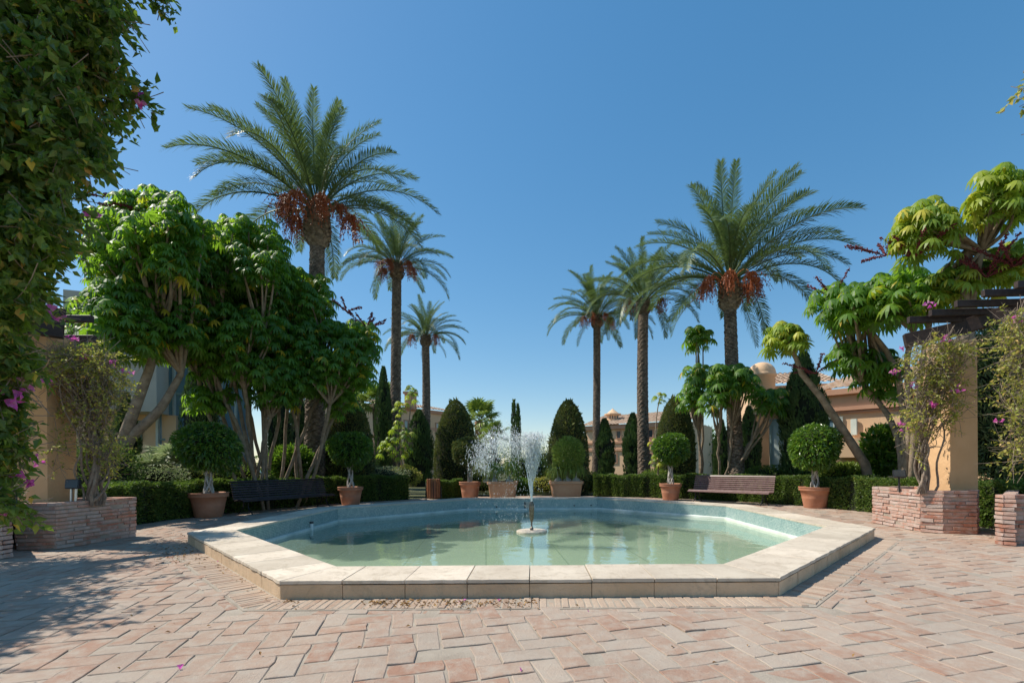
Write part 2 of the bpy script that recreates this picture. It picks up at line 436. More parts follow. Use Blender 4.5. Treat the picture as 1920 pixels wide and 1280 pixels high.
def floor_mat():
    m, nt, b = new_mat('pool_floor_tile')
    uv = nt.nodes.new('ShaderNodeUVMap'); uv.uv_map = 'uv'
    br = nt.nodes.new('ShaderNodeTexBrick'); br.offset = 0
    br.inputs['Scale'].default_value = 1
    br.inputs['Brick Width'].default_value = 1.35; br.inputs['Row Height'].default_value = 2.4
    br.inputs['Mortar Size'].default_value = 0.018; br.inputs['Mortar Smooth'].default_value = 0.5
    br.inputs['Color1'].default_value = (0.44, 0.49, 0.41, 1); br.inputs['Color2'].default_value = (0.46, 0.51, 0.43, 1)
    br.inputs['Mortar'].default_value = (0.25, 0.31, 0.24, 1)
    nt.links.new(uv.outputs[0], br.inputs['Vector'])
    b2 = nt.nodes.new('ShaderNodeTexBrick'); b2.offset = 0
    b2.inputs['Scale'].default_value = 1
    b2.inputs['Brick Width'].default_value = 0.03; b2.inputs['Row Height'].default_value = 0.03
    b2.inputs['Mortar Size'].default_value = 0.0025
    b2.inputs['Color1'].default_value = (1, 1, 1, 1); b2.inputs['Color2'].default_value = (0.9, 0.93, 0.9, 1)
    b2.inputs['Mortar'].default_value = (0.8, 0.82, 0.8, 1)
    nt.links.new(uv.outputs[0], b2.inputs['Vector'])
    c = mix(nt, 1.0, br.outputs['Color'], b2.outputs['Color'], 'MULTIPLY')
    c = mix(nt, 0.7, c, ramp(nt, noise(nt, 0.9, 5, dist=0.4), [(0.3, (0.80, 0.84, 0.78)), (0.7, (1.1, 1.08, 1.02))]), 'MULTIPLY')
    nt.links.new(c, b.inputs['Base Color']); b.inputs['Roughness'].default_value = 0.8
    return m
M['pool_floor'] = floor_mat()

def water_mat():
    m, nt, b = new_mat('pool_water')
    nt.nodes.remove(b)
    tr = nt.nodes.new('ShaderNodeBsdfTransparent'); tr.inputs[0].default_value = (0.90, 0.96, 0.92, 1)
    gl = nt.nodes.new('ShaderNodeBsdfGlossy'); gl.inputs['Roughness'].default_value = 0.0
    gl.inputs[0].default_value = (1, 1, 1, 1)
    fr = nt.nodes.new('ShaderNodeFresnel'); fr.inputs[0].default_value = 1.33
    mx = nt.nodes.new('ShaderNodeMixShader')
    df = nt.nodes.new('ShaderNodeBsdfDiffuse'); df.inputs[0].default_value = (0.42, 0.57, 0.40, 1)   # suspended milkiness
    mk = nt.nodes.new('ShaderNodeMixShader'); mk.inputs[0].default_value = 0.30
    nt.links.new(tr.outputs[0], mk.inputs[1]); nt.links.new(df.outputs[0], mk.inputs[2])
    nt.links.new(fr.outputs[0], mx.inputs[0]); nt.links.new(mk.outputs[0], mx.inputs[1]); nt.links.new(gl.outputs[0], mx.inputs[2])
    nt.links.new(mx.outputs[0], nt.nodes['Material Output'].inputs[0])
    a = noise(nt, 2.6, 3, 0.5, dist=0.6); c = noise(nt, 9.0, 2, 0.5)
    ad = nt.nodes.new('ShaderNodeMath'); ad.operation = 'MULTIPLY_ADD'; ad.inputs[1].default_value = 0.25
    nt.links.new(c, ad.inputs[0]); nt.links.new(a, ad.inputs[2])
    k = nt.nodes.new('ShaderNodeBump'); k.inputs['Strength'].default_value = 0.5; k.inputs['Distance'].default_value = 0.012
    nt.links.new(ad.outputs[0], k.inputs['Height'])
    nt.links.new(k.outputs[0], gl.inputs['Normal'])
    return m
M['water'] = water_mat()
m, nt, b = new_mat('spray_water')
b.inputs['Base Color'].default_value = (0.92, 0.95, 0.97, 1); b.inputs['Roughness'].default_value = 0.12
b.inputs['Transmission Weight'].default_value = 0.25; b.inputs['IOR'].default_value = 1.33
M['spray'] = m
M['sea'] = solid('sea', ((0.10, 0.20, 0.30), (0.12, 0.23, 0.33)), 0.4, 0.01, 1, 0)

# ------------------------------------------------------------------ ground, paving
PC = np.array((-0.04, 9.66))            # middle of the octagonal pool
SIN, SOUT = 4.0, 4.5                    # inner and outer side of the coping
AP_IN, AP_OUT = SIN * 1.2071, SOUT * 1.2071
TOP, WATER, FLOOR = 0.165, -0.185, -0.46
def octv(ap, z=0.0, off=0.0):
    r = ap / math.cos(math.pi / 8)
    return np.array([(PC[0] + r * math.cos(math.pi / 8 + k * math.pi / 4), PC[1] + r * math.sin(math.pi / 8 + k * math.pi / 4), z) for k in range(8)])
def in_oct(x, y, ap):
    dx, dy = abs(x - PC[0]), abs(y - PC[1])
    return max(dx, dy, (dx + dy) * 0.70711) < ap

def ring_sheet(name, mat_, z, outer, hole, kind='structure'):
    """flat sheet with the pool cut out of it"""
    mb = MB(); n = 64
    ang = np.linspace(0, 2 * math.pi, n, endpoint=False) + math.pi / 8
    h = []
    for a in ang:
        k = (a - math.pi / 8) % (math.pi / 4) - math.pi / 8
        r = hole / math.cos(k)
        h.append((PC[0] + r * math.cos(a), PC[1] + r * math.sin(a), z))
    o = [(*outer(a), z) for a in ang]
    k = np.arange(n); k2 = (k + 1) % n
    mb.add(np.array(h + o), np.stack([k, k + n, k2 + n, k2], -1))
    return mb.build(name, mat_, kind=kind)
def far_outer(a):
    return PC[0] + 95 * math.cos(a), PC[1] + 95 * math.sin(a)
ring_sheet('ground', M['lawn_soil'], -0.035, far_outer, AP_OUT - 0.2)
def plaza_outer(a):
    c, s = math.cos(a), math.sin(a)
    if s > 0: return PC[0] + 8.75 * c * (1 + 0.3 * (1 - s) ** 4), PC[1] + 8.75 * s
    r = min(11.4 / max(abs(c), 1e-3), 12.5 / max(abs(s), 1e-3))
    return PC[0] + r * c, PC[1] + r * s
pav = ring_sheet('pavement', M['mortar'], -0.0060, plaza_outer, AP_OUT - 0.15)
mb = MB(); mb.add([(-6000, 96, -22), (6000, 96, -22), (6000, 9000, -22), (-6000, 9000, -22)], np.array([(0, 1, 2, 3)]))
mb.build('sea', M['sea'], kind='structure')

def brick_geo(mb, cx, cy, L, W, rz, z=0.0, H=0.03, jit=0.0050, tint=None):
    b = 0.0045
    hx, hy = L / 2, W / 2
    o = np.array([(-hx, -hy), (0, -hy), (hx, -hy), (hx, 0), (hx, hy), (0, hy), (-hx, hy), (-hx, 0)])
    o = o + RNG.normal(0, jit, o.shape)
    i = o * np.array((1 - 2 * b / L, 1 - 2 * b / W))
    tilt = RNG.normal(0, 0.010, 2); z0 = RNG.normal(0, 0.0022)
    zi = z + z0 + i @ tilt
    v = np.concatenate([np.c_[o, np.full(8, z - H)], np.c_[o, zi - b * 0.8], np.c_[i, zi]])
    cs, sn = math.cos(rz), math.sin(rz)
    v = v @ np.array([(cs, sn, 0), (-sn, cs, 0), (0, 0, 1)]) + np.array((cx, cy, 0))
    k = np.arange(8); k2 = (k + 1) % 8
    t = RNG.random() if tint is None else tint
    mb.add(v, np.concatenate([np.stack([k, k2, k2 + 8, k + 8], -1), np.stack([k + 8, k2 + 8, k2 + 16, k + 16], -1)]), t)
    mb.add(v[16:], [list(range(8))], t)

def lay(parent, name, specs, mat_, near=(0, 0)):
    """specs: brick_geo arguments; the 300 nearest get objects of their own"""
    specs.sort(key=lambda s: math.hypot(s[0] - near[0], s[1] - near[1]))
    for s in specs[:300]:
        mb = MB(); brick_geo(mb, *s); mb.build(name, mat_, parent, loc=(s[0], s[1], 0))
    if specs[300:]:
        mb = MB()
        for s in specs[300:]: brick_geo(mb, *s)
        mb.build(name + '_field', mat_, parent, kind='stuff')

PH = R(15); BL, BW, J = 0.330, 0.157, 0.011
specs = []
u = BW + J                              # herringbone on a u grid, each brick 1 x 2 cells
cs, sn = math.cos(PH), math.sin(PH)
vis = lambda x, y: y > 1.45 and abs(x) < 1.18 * y + 1.2
for i in range(-110, 110):
    for j in range(-110, 110):
        k = (i - j) % 4
        if k == 0: a, b_, rz = (i + 1.0) * u, (j + 0.5) * u, PH
        elif k == 3: a, b_, rz = (i + 0.5) * u, (j + 1.0) * u, PH + math.pi / 2
        else: continue
        x, y = cs * a - sn * b_, sn * a + cs * b_ + 6
        if not vis(x, y) or in_oct(x, y, AP_OUT + 0.30 + 0.10): continue
        if not ((y < PC[1] and abs(x) < 10.5) or math.hypot(x - PC[0], y - PC[1]) < 8.6): continue
        specs.append((x, y, 2 * u - J - RNG.random() * 0.006, BW - RNG.random() * 0.006, rz + RNG.normal(0, 0.012)))
lay(pav, 'brick', specs, M['paver'])

# ring of bricks set on edge round the pool
border = ring_sheet('pool_border', M['mortar'], -0.0020, lambda a: (PC[0] + (AP_OUT + 0.33) / math.cos((a - math.pi / 8) % (math.pi / 4) - math.pi / 8) * math.cos(a), PC[1] + (AP_OUT + 0.33) / math.cos((a - math.pi / 8) % (math.pi / 4) - math.pi / 8) * math.sin(a)), AP_OUT - 0.15)
specs = []
for s in range(8):
    n = (s + 1) * math.pi / 4             # outward normal angle
    nx, ny = math.cos(n), math.sin(n); tx, ty = -ny, nx
    half = (AP_OUT + 0.15) * math.tan(math.pi / 8)
    k = -half + 0.03
    while k < half:
        w = 0.050 + RNG.random() * 0.012
        r = AP_OUT + 0.15 + 0.012
        lim = half - abs(k)
        specs.append((PC[0] + nx * r + tx * k, PC[1] + ny * r + ty * k, 0.285 + RNG.normal(0, 0.006), w, n + RNG.normal(0, 0.02) + (k / half) * 0.0, 0.002, 0.03, 0.0025))
        k += w + 0.009
lay(border, 'brick', specs, M['edge_brick'], (0, 2.5))
# narrow fillers where herringbone meets the border
mb = MB()
for s in range(8):
    n = (s + 1) * math.pi / 4
    nx, ny = math.cos(n), math.sin(n); tx, ty = -ny, nx
    half = (AP_OUT + 0.36) * math.tan(math.pi / 8)
    k = -half + 0.06
    while k < half:
        w = 0.10 + RNG.random() * 0.2
        if k + w > half: break
        brick_geo(mb, PC[0] + nx * (AP_OUT + 0.385) + tx * (k + w / 2), PC[1] + ny * (AP_OUT + 0.385) + ty * (k + w / 2), w, 0.085, n + math.pi / 2, -0.001)
        k += w + 0.012
mb.build('cut_brick', M['paver'], border, kind='stuff')

# ------------------------------------------------------------------ pool
pool = thing('fountain_pool', 'wide octagonal pool with cream stone rim and shallow green water', 'pool', (PC[0], PC[1], 0))
def frame_pt(n, r, k, z):
    return (PC[0] + math.cos(n) * r - math.sin(n) * k, PC[1] + math.sin(n) * r + math.cos(n) * k, z)
def slab(name, n, r0, r1, k0o, k1o, k0i, k1i, z0, z1, mat_, jit=0.0025, rag=0.0):
    """one stone between radii r0 (inner) and r1 (outer) of the side whose normal is n"""
    m_ = 9
    b = 0.003
    out = []
    for q in np.linspace(0, 1, m_): out.append((r1 - RNG.random() * rag, k0o + (k1o - k0o) * q))
    inn = []
    for q in np.linspace(1, 0, 3): inn.append((r0, k0i + (k1i - k0i) * q))
    ring = np.array(out + inn) + RNG.normal(0, jit * 0.5, (m_ + 3, 2))
    c = ring.mean(0)
    ins = c + (ring - c) * (1 - np.array([b / 0.3, b / 0.28]))
    N = len(ring)
    dz = RNG.normal(0, 0.0020)
    v = [frame_pt(n, a, k, z0) for a, k in ring] + [frame_pt(n, a, k, z1 - b + dz) for a, k in ring] + [frame_pt(n, a, k, z1 + dz) for a, k in ins]
    k = np.arange(N); k2 = (k + 1) % N
    mb = MB(); t = RNG.random()
    mb.add(v, np.concatenate([np.stack([k, k2, k2 + N, k + N], -1), np.stack([k + N, k2 + N, k2 + 2 * N, k + 2 * N], -1)]), t)
    mb.add(v[2 * N:], [list(range(N))], t); mb.add(v[:N], [list(range(N))[::-1]], t)
    mb.build(name, mat_, pool, loc=frame_pt(n, (r0 + r1) / 2, (k0o + k1o) / 2, (z0 + z1) / 2))
T8 = math.tan(math.pi / 8)
for s in range(8):
    n = s * math.pi / 4
    ho, hi = (AP_OUT + 0.012) * T8, AP_IN * T8
    cuts = np.linspace(-1, 1, 9)
    cut_k = cuts * ho
    for q in range(8):
        a, b_ = cut_k[q] + 0.0035, cut_k[q + 1] - 0.0035
        ai, bi = (max(a, -hi) if q else -hi), (min(b_, hi) if q < 7 else hi)
        slab('coping_slab', n, AP_IN - 0.004, AP_OUT + 0.012, a, b_, ai, bi, TOP - 0.030, TOP, M['stone'], rag=0.010)
        fo = AP_OUT * T8
        a, b_ = cuts[q] * fo + 0.0035, cuts[q + 1] * fo - 0.0035
        slab('rim_stone', n, AP_OUT - 0.10, AP_OUT, a, b_, a * 0.975, b_ * 0.975, -0.02, TOP - 0.042, M['stone_face'], rag=0.002)
# bedding under the slabs, inner tiled wall, ledge, floor
def oct_band(name, ap0, z0, ap1, z1, mat_, flip=False):
    mb = MB(); a, b_ = octv(ap0, z0), octv(ap1, z1)
    for k in range(8):
        k2 = (k + 1) % 8
        w = np.linalg.norm(a[k2] - a[k]); h = math.hypot(z1 - z0, ap1 - ap0)
        q = [a[k], a[k2], b_[k2], b_[k]]; uv = [(0, 0), (w, 0), (w, h), (0, h)]
        mb.add(q, np.array([(0, 1, 2, 3)]), uv=uv)
    return mb.build(name, mat_, pool)
mb = MB()
for s in range(8):
    n = s * math.pi / 4
    v = []
    for r, z in ((AP_IN + 0.012, -0.60), (AP_OUT - 0.03, -0.60), (AP_OUT - 0.03, TOP - 0.033), (AP_IN + 0.012, TOP - 0.033)):
        for sg in (-1, 1): v.append(frame_pt(n, r, sg * r * T8, z))
    mb.add(v, np.array([(0, 2, 3, 1), (2, 4, 5, 3), (4, 6, 7, 5), (6, 0, 1, 7)]))
mb.build('pool_shell', M['joint'], pool)
oct_band('tiled_wall', AP_IN, -0.13, AP_IN, TOP - 0.031, M['mosaic'])
mb = MB()
prof = [(AP_IN + 0.004, -0.128), (AP_IN - 0.035, -0.136), (AP_IN - 0.045, -0.146), (AP_IN - 0.05, -0.205), (AP_IN - 0.05, -0.33)]
for (a0, z0), (a1, z1) in zip(prof[:-1], prof[1:]):
    A, B = octv(a0, z0), octv(a1, z1)
    for k in range(8):
        k2 = (k + 1) % 8
        mb.add([A[k], A[k2], B[k2], B[k]], np.array([(0, 1, 2, 3)]))
mb.build('pool_ledge', M['ledge'], pool)
oct_band('submerged_wall', AP_IN - 0.05, -0.33, AP_IN - 0.20, FLOOR, M['mosaic'])
mb = MB(); V = octv(AP_IN - 0.20, FLOOR)
mb.add(V, [list(range(8))], uv=[(p[0] * 0.98 + 0.1 * p[1], p[1] - 0.1 * p[0]) for p in V])
mb.build('pool_floor', M['pool_floor'], pool)
mb = MB(); V = octv(AP_IN - 0.049, WATER); mb.add(V, [list(range(8))])
mb.build('water', M['water'], kind='structure')
# white inlet pipe on the left wall, marble overflow notch in the far wall
p = frame_pt(math.pi, AP_IN - 0.03, -0.55, 0)
mb = MB(); tube(mb, [(p[0], p[1], -0.34), (p[0], p[1], -0.04)], 0.035, 10)
mb.build('inlet_pipe', M['white_plastic'], pool, smooth=True)
mb = MB(); tube(mb, [(p[0], p[1], -0.04), (p[0], p[1], 0.0)], 0.042, 10); mb.build('pipe_cap', M['plastic_black'], pool)
mb = MB(); box(mb, (PC[0] - 0.10, PC[1] + AP_IN - 0.012, -0.03), (0.20, 0.02, 0.20)); mb.build('overflow_plate', M['stone'], pool)
mb = MB(); box(mb, (PC[0] - 0.225, PC[1] + AP_IN - 0.014, -0.03), (0.035, 0.024, 0.20)); box(mb, (PC[0] + 0.02, PC[1] + AP_IN - 0.014, -0.03), (0.03, 0.024, 0.20)); mb.build('overflow_frame', M['plastic_black'], pool)
for kx, kz in ((-1.1, -0.08), (1.3, -0.06), (2.6 * 0.7, -0.05)):
    mb = MB(); tube(mb, [(PC[0] + kx, PC[1] + AP_IN - 0.02, kz), (PC[0] + kx, PC[1] + AP_IN - 0.0, kz)], 0.022, 10)
    mb.build('drain', M['plastic_black'], pool)

# fountain nozzle on its tiled stump
fo = thing('fountain', 'brass fountain nozzle on a low round tiled stump in the middle of the pool', 'fountain', (PC[0], PC[1], FLOOR))
mb = MB()
n_ = 24; th = np.linspace(0, 2 * math.pi, n_ + 1)
for i in range(n_):
    a, b_ = th[i], th[i + 1]; r = 0.30
    mb.add([(PC[0] + r * math.cos(a), PC[1] + r * math.sin(a), FLOOR), (PC[0] + r * math.cos(b_), PC[1] + r * math.sin(b_), FLOOR), (PC[0] + r * math.cos(b_), PC[1] + r * math.sin(b_), -0.185), (PC[0] + r * math.cos(a), PC[1] + r * math.sin(a), -0.185)],
           np.array([(0, 1, 2, 3)]), uv=[(r * a, 0), (r * b_, 0), (r * b_, 0.43), (r * a, 0.43)])
mb.build('stump', M['mosaic'], fo)
mb = MB(); lathe(mb, [(0.31, -0.19), (0.315, -0.18), (0.315, -0.150), (0.30, -0.143), (0.001, -0.143)], 32, (PC[0], PC[1], 0)); mb.build('stump_cap', M['stone'], fo)
mb = MB(); lathe(mb, [(0.035, -0.143), (0.035, -0.09), (0.018, -0.085), (0.018, 0.02), (0.03, 0.06), (0.042, 0.10), (0.05, 0.22), (0.055, 0.30), (0.05, 0.36), (0.045, 0.40), (0.02, 0.44), (0.012, 0.46)], 16, (PC[0], PC[1], 0)); mb.build('nozzle', M['brass'], fo, smooth=True)

def drops(mb, P, r, st=None):
    """small drops, stretched along st"""
    n = len(P)
    o = np.array([(1, 0, 0), (-1, 0, 0), (0, 1, 0), (0, -1, 0), (0, 0, 1), (0, 0, -1)], float)
    f = np.array([(0, 2, 4), (2, 1, 4), (1, 3, 4), (3, 0, 4), (2, 0, 5), (1, 2, 5), (3, 1, 5), (0, 3, 5)])
    r = np.broadcast_to(r, (n,))
    v = P[:, None] + o[None] * r[:, None, None]
    if st is not None: v = v + o[None, :, 2:3] * st[:, None] * 0.5
    ff = (f[None] + 6 * np.arange(n)[:, None, None]).reshape(-1, 3)
    mb.add(v.reshape(-1, 3), ff)
mb = MB()
base = np.array((PC[0], PC[1], 0.45))
for k in range(7):                                       # the rising rope of water
    t = np.linspace(0, 1, 10); w = RNG.normal(0, 0.016, 2)
    p = base + np.stack([w[0] * t * 3 + RNG.normal(0, 0.004, 10) - 0.05 * t ** 2, w[1] * t * 3 + RNG.normal(0, 0.004, 10), t * (0.55 + 0.3 * RNG.random())], -1)
    tube(mb, p, np.linspace(0.013, 0.004, 10), 5)
for k in range(60):
    t0 = RNG.random(); a0 = base + np.array((RNG.normal(0, 0.02) * (1 + 2 * t0), RNG.normal(0, 0.02), 0.1 + t0 * 0.95))
    tube(mb, [a0, a0 + (RNG.normal(-0.01, 0.012), RNG.normal(0, 0.01), 0.08), a0 + (RNG.normal(-0.02, 0.03), RNG.normal(0, 0.02), RNG.uniform(0.12, 0.22))], [0.003, 0.007, 0.002], 4)
N = 3900                                               # the plume and the arc the wind carries to the left
t = RNG.random(N) ** 0.8
P = np.stack([PC[0] + 0.03 + RNG.normal(0, 1, N) * (0.02 + 0.11 * t), PC[1] + RNG.normal(0, 1, N) * (0.02 + 0.10 * t), 0.95 + 0.88 * t + RNG.normal(0, 0.03, N)], -1)
drops(mb, P, RNG.uniform(0.002, 0.0065, N), np.stack([RNG.normal(0, 0.02, N), RNG.normal(0, 0.01, N), RNG.uniform(0.02, 0.10, N)], -1))
N = 3600
th = R(40) + RNG.random(N) * R(130)
rr = 0.55 + RNG.normal(0, 0.12, N)
P = np.stack([PC[0] - 0.58 + rr * np.cos(th) * 0.95 + RNG.normal(0, 0.07, N), PC[1] + 0.1 + RNG.normal(0, 0.15, N), 1.05 + rr * np.sin(th) * 1.15 + RNG.normal(0, 0.10, N)], -1)
drops(mb, P, RNG.uniform(0.002, 0.006, N), np.stack([-RNG.uniform(0.0, 0.06, N), RNG.normal(0, 0.02, N), RNG.normal(0, 0.05, N)], -1))
N = 500
P = np.stack([PC[0] + RNG.normal(-0.3, 0.4, N), PC[1] + RNG.normal(0, 0.3, N), RNG.uniform(WATER + 0.02, 1.3, N)], -1)
drops(mb, P, RNG.uniform(0.0015, 0.004, N), np.stack([np.zeros(N), np.zeros(N), RNG.uniform(0.01, 0.05, N)], -1))
mb.build('fountain_spray', M['spray'], kind='stuff', smooth=True, label='white spray of fountain water drifting left above the brass nozzle', cat='water jet')

# ------------------------------------------------------------------ planters, pillars, pergolas
def brick_wall(mb_list, poly, courses, ch, depth=0.13, Lb=0.29, dark_end=False):
    """courses of thin bricks along an open polyline; outward is to the right of travel"""
    for c in range(courses):
        z = 0.004 + c * ch + ch / 2
        for (a, b_) in zip(poly[:-1], poly[1:]):
            a = np.array(a); b_ = np.array(b_); d = b_ - a; L = np.linalg.norm(d); d = d / L
            nr = np.array((d[1], -d[0])); rz = math.atan2(d[1], d[0])
            k = -0.12 * (c % 2) * 1.0 - RNG.random() * 0.03 if c % 2 else 0
            while k < L - 0.02:
                w = Lb * RNG.uniform(0.72, 1.15)
                k0, k1 = max(k, 0), min(k + w, L)
                if L - k1 < 0.07: k1 = L
                if k1 - k0 > 0.035:
                    pr = RNG.uniform(-0.012, 0.012)
                    m = a + d * (k0 + k1) / 2 - nr * (depth / 2 - pr)
                    mb_list.append(((m[0], m[1], z), (k1 - k0 - 0.008, depth, ch - RNG.uniform(0.010, 0.018)), rz + RNG.normal(0, 0.008)))
                k = k1 + 0.001

KS = EYE / 1.158
def planter(label, poly, ch=0.0605, courses=12):
    poly = [tuple(q) for q in poly]
    c = np.mean(np.array(poly), 0)
    t = thing('brick_planter', label, 'planter', (c[0], c[1], 0))
    L = []
    brick_wall(L, poly + [poly[0]], courses, ch)
    L.sort(key=lambda s: math.hypot(s[0][0] * 1.0, s[0][1]))
    for s in L[:300]:
        mb = MB(); bbox(mb, s[0], s[1], 0.003, s[2], jit=0.0020, tint=RNG.random()); mb.build('brick', M['planter_brick'], t, loc=s[0])
    if L[300:]:
        mb = MB()
        for s in L[300:]: bbox(mb, s[0], s[1], 0.003, s[2], jit=0.0020, tint=RNG.random())
        mb.build('far_bricks', M['planter_brick'], t, kind='stuff')
    # mortar core and soil
    P = np.array(poly); n = len(P)
    def inset(q):
        out = []
        for i in range(n):
            p0, p1, p2 = P[i - 1], P[i], P[(i + 1) % n]
            d1, d2 = unit(p1 - p0), unit(p2 - p1)
            n1, n2 = np.array((-d1[1], d1[0])), np.array((-d2[1], d2[0]))
            mm = unit(n1 + n2); out.append(p1 + mm * q / max(0.4, np.dot(mm, n1)))
        return np.array(out)
    o = inset(0.012); mb = MB(); H = courses * ch - 0.012
    k = np.arange(n); k2 = (k + 1) % n
    i_ = inset(0.118)
    v = np.concatenate([np.c_[o, np.full(n, -0.01)], np.c_[o, np.full(n, H)], np.c_[i_, np.full(n, H)], np.c_[i_, np.full(n, 0.3)]])
    mb.add(v, np.concatenate([np.stack([k + q * n, k2 + q * n, k2 + (q + 1) * n, k + (q + 1) * n], -1) for q in range(3)]))
    mb.build('mortar_core', M['mortar'], t)
    mb = MB(); mb.add(np.c_[inset(0.115), np.full(n, H - 0.07)], [list(range(n))]); mb.build('soil', M['soil'], t)
    return t
pr_r = [(KS * a, KS * b_) for a, b_ in [(6.58, 9.1), (6.47, 7.84), (6.66, 7.62), (7.12, 7.52), (7.42, 7.80), (7.42, 9.1)]]
planter('square brick planter right of the pool round the foot of the ochre pillar', pr_r)
pr_l = [(KS * a, KS * b_) for a, b_ in [(-7.31, 6.62), (-6.82, 6.68), (-6.73, 7.94), (-7.6, 7.94), (-7.75, 7.0)]]
planter('shaded brick planter left of the pool with a climbing vine in it', pr_l, 0.0575)
e = gnd(1880, 1022)
planter('brick planter cut off by the right edge of the photo', [(e[0], e[1]), (e[0] + 1.2, e[1] - 0.1), (e[0] + 2.3, e[1] + 1.0), (e[0] + 1.35, e[1] + 1.25)])
e = gnd(6, 1048)
planter('brick planter cut off by the left edge of the photo', [(e[0] - 1.2, e[1] - 0.1), (e[0], e[1]), (e[0] - 1.35, e[1] + 1.2), (e[0] - 2.3, e[1] + 1.0)], 0.0605, 12)

def pillar(label, x0, x1, y0, y1, h):
    x0, x1, y0, y1, h = [q * KS for q in (x0, x1, y0, y1, h)]
    mb = MB(); bbox(mb, ((x0 + x1) / 2, (y0 + y1) / 2, h / 2), (x1 - x0, y1 - y0, h), 0.012)
    return mb.build('pillar', M['render_wall'], loc=((x0 + x1) / 2, (y0 + y1) / 2, 0), label=label, cat='pillar')
pillar('tall ochre rendered pillar carrying the dark pergola beam on the right', 6.97, 7.43, 7.83, 8.29, 3.22)
pillar('ochre rendered pillar half hidden by bougainvillea on the left', -7.74, -7.29, 7.03, 7.48, 3.2)

def beam_box(mb, a, b_, w, h, tint=None):
    a, b_ = np.asarray(a, float), np.asarray(b_, float); d = b_ - a; L = np.linalg.norm(d); d = d / L
    s = unit(np.cross(d, (0, 0, 1))); u_ = np.cross(s, d)
    bbox(mb, (a + b_) / 2, (L, w, h), 0.006, M=np.stack([d, s, u_], 1), tint=tint)
def pergola(label, beam_pts, rafters, h=0.24):
    t = thing('pergola', label, 'pergola', (beam_pts[0][0], beam_pts[0][1], 3.2))
    for a, b_ in zip(beam_pts[:-1], beam_pts[1:]):
        mb = MB(); beam_box(mb, a, b_, 0.14, h); mb.build('beam', M['dark_wood'], t)
    for a, b_ in rafters:
        mb = MB(); beam_box(mb, a, b_, 0.07, 0.11); mb.build('rafter', M['dark_wood'], t)
    return t
bp = [(6.46, 8.13, 3.27), (6.98, 7.90, 3.36), (7.38, 7.70, 3.47), (7.78, 7.45, 3.62), (8.3, 7.1, 3.84), (9.0, 6.6, 4.1)]
rf = []
for (x, y, Z) in ((1703, 600, 8.05), (1744, 587, 7.9), (1792, 570, 7.72), (1843, 550, 7.5), (1905, 534, 7.25)):
    a = at(x, y, Z); rf.append((a, a + np.array((1.75, -0.1, 0.0))))
bp = [tuple(KS * np.array(q)) for q in bp]
pergola('dark timber pergola beam with rafters on the right pillar', bp, rf)
bpl = [(-7.3, 7.3, 3.33), (-7.8, 6.9, 3.36), (-8.4, 6.3, 3.45), (-8.9, 5.5, 3.6)]
rfl = []
for (x, y, Z) in ((173, 598, 7.6), (178, 635, 7.9), (120, 585, 7.2)):
    a = at(x, y, Z); rfl.append((a, a + np.array((-1.6, 0.0, 0.02))))
pergola('dark timber pergola rafters showing through the bougainvillea on the left', bpl, rfl)

# floodlights in the planters
def floodlight(label, x, y, z, rz, tilt, two):
    t = thing('floodlight', label, 'floodlight', (x, y, z))
    mb = MB(); Mx = Matrix.Rotation(rz, 3, 'Z') @ Matrix.Rotation(tilt, 3, 'X')
    bbox(mb, (x, y, z + 0.33), (0.19, 0.05, 0.15), 0.008, M=np.array(Mx)); mb.build('lamp_head', M['plastic_black'], t)
    mb = MB(); bbox(mb, np.array((x, y, z + 0.33)) + np.array(Mx) @ np.array((0, -0.028, 0)), (0.165, 0.006, 0.125), 0.002, M=np.array(Mx)); mb.build('lens', M['dark_room'], t)
    for dx in ((-0.035, 0.035) if two else (0,)):
        mb = MB(); tube(mb, [(x + dx, y, z), (x + dx * 1.1, y + 0.01, z + 0.27)], 0.016, 8); mb.build('post', M['steel'] if two else M['iron'], t)
    return t
floodlight('small black floodlight on two steel posts in the left planter', -7.12, 7.25, 0.62, R(8), R(-8), True)
q = at(1680, 875, 8.5)
floodlight('small black floodlight tilted up on a post in the right planter', 6.68, 8.55, 0.66, R(-25), R(-25), False)

# ------------------------------------------------------------------ vegetation tools
def ball_points(n, r, lump=0.12, hemi=False, sc=(1, 1, 1), k=9):
    d = rdir(n)
    if hemi: d[:, 2] = np.abs(d[:, 2])
    cen = rdir(k * 3); am = RNG.uniform(-1, 1, len(cen))
    w = np.exp(-(((d[:, None] - cen[None]) ** 2).sum(-1)) / 0.12) @ am
    rr = r * (1 + lump * w)
    return d * rr[:, None] * np.array(sc), d

def leafy_ball(mb, c, r, n, L, sc=(1, 1, 1), lump=0.08, W=0.5, inward=0.25, droop=0.1, up=0.2):
    P, d = ball_points(n, r, lump, sc=sc)
    P = P * (1 - inward * RNG.random(n)[:, None] ** 1.5)
    D = unit(d * 0.9 + rdir(n) * 0.8 + np.array((0, 0, up)))
    leaves(mb, P + np.asarray(c), D, unit(d + 0.6 * rdir(n)), RNG.uniform(0.7, 1.2, n) * L, W, droop=droop)

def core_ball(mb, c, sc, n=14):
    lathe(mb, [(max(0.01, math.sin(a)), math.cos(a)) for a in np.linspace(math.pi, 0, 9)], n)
    mb.v[-1] = mb.v[-1] * np.array(sc) + np.asarray(c)

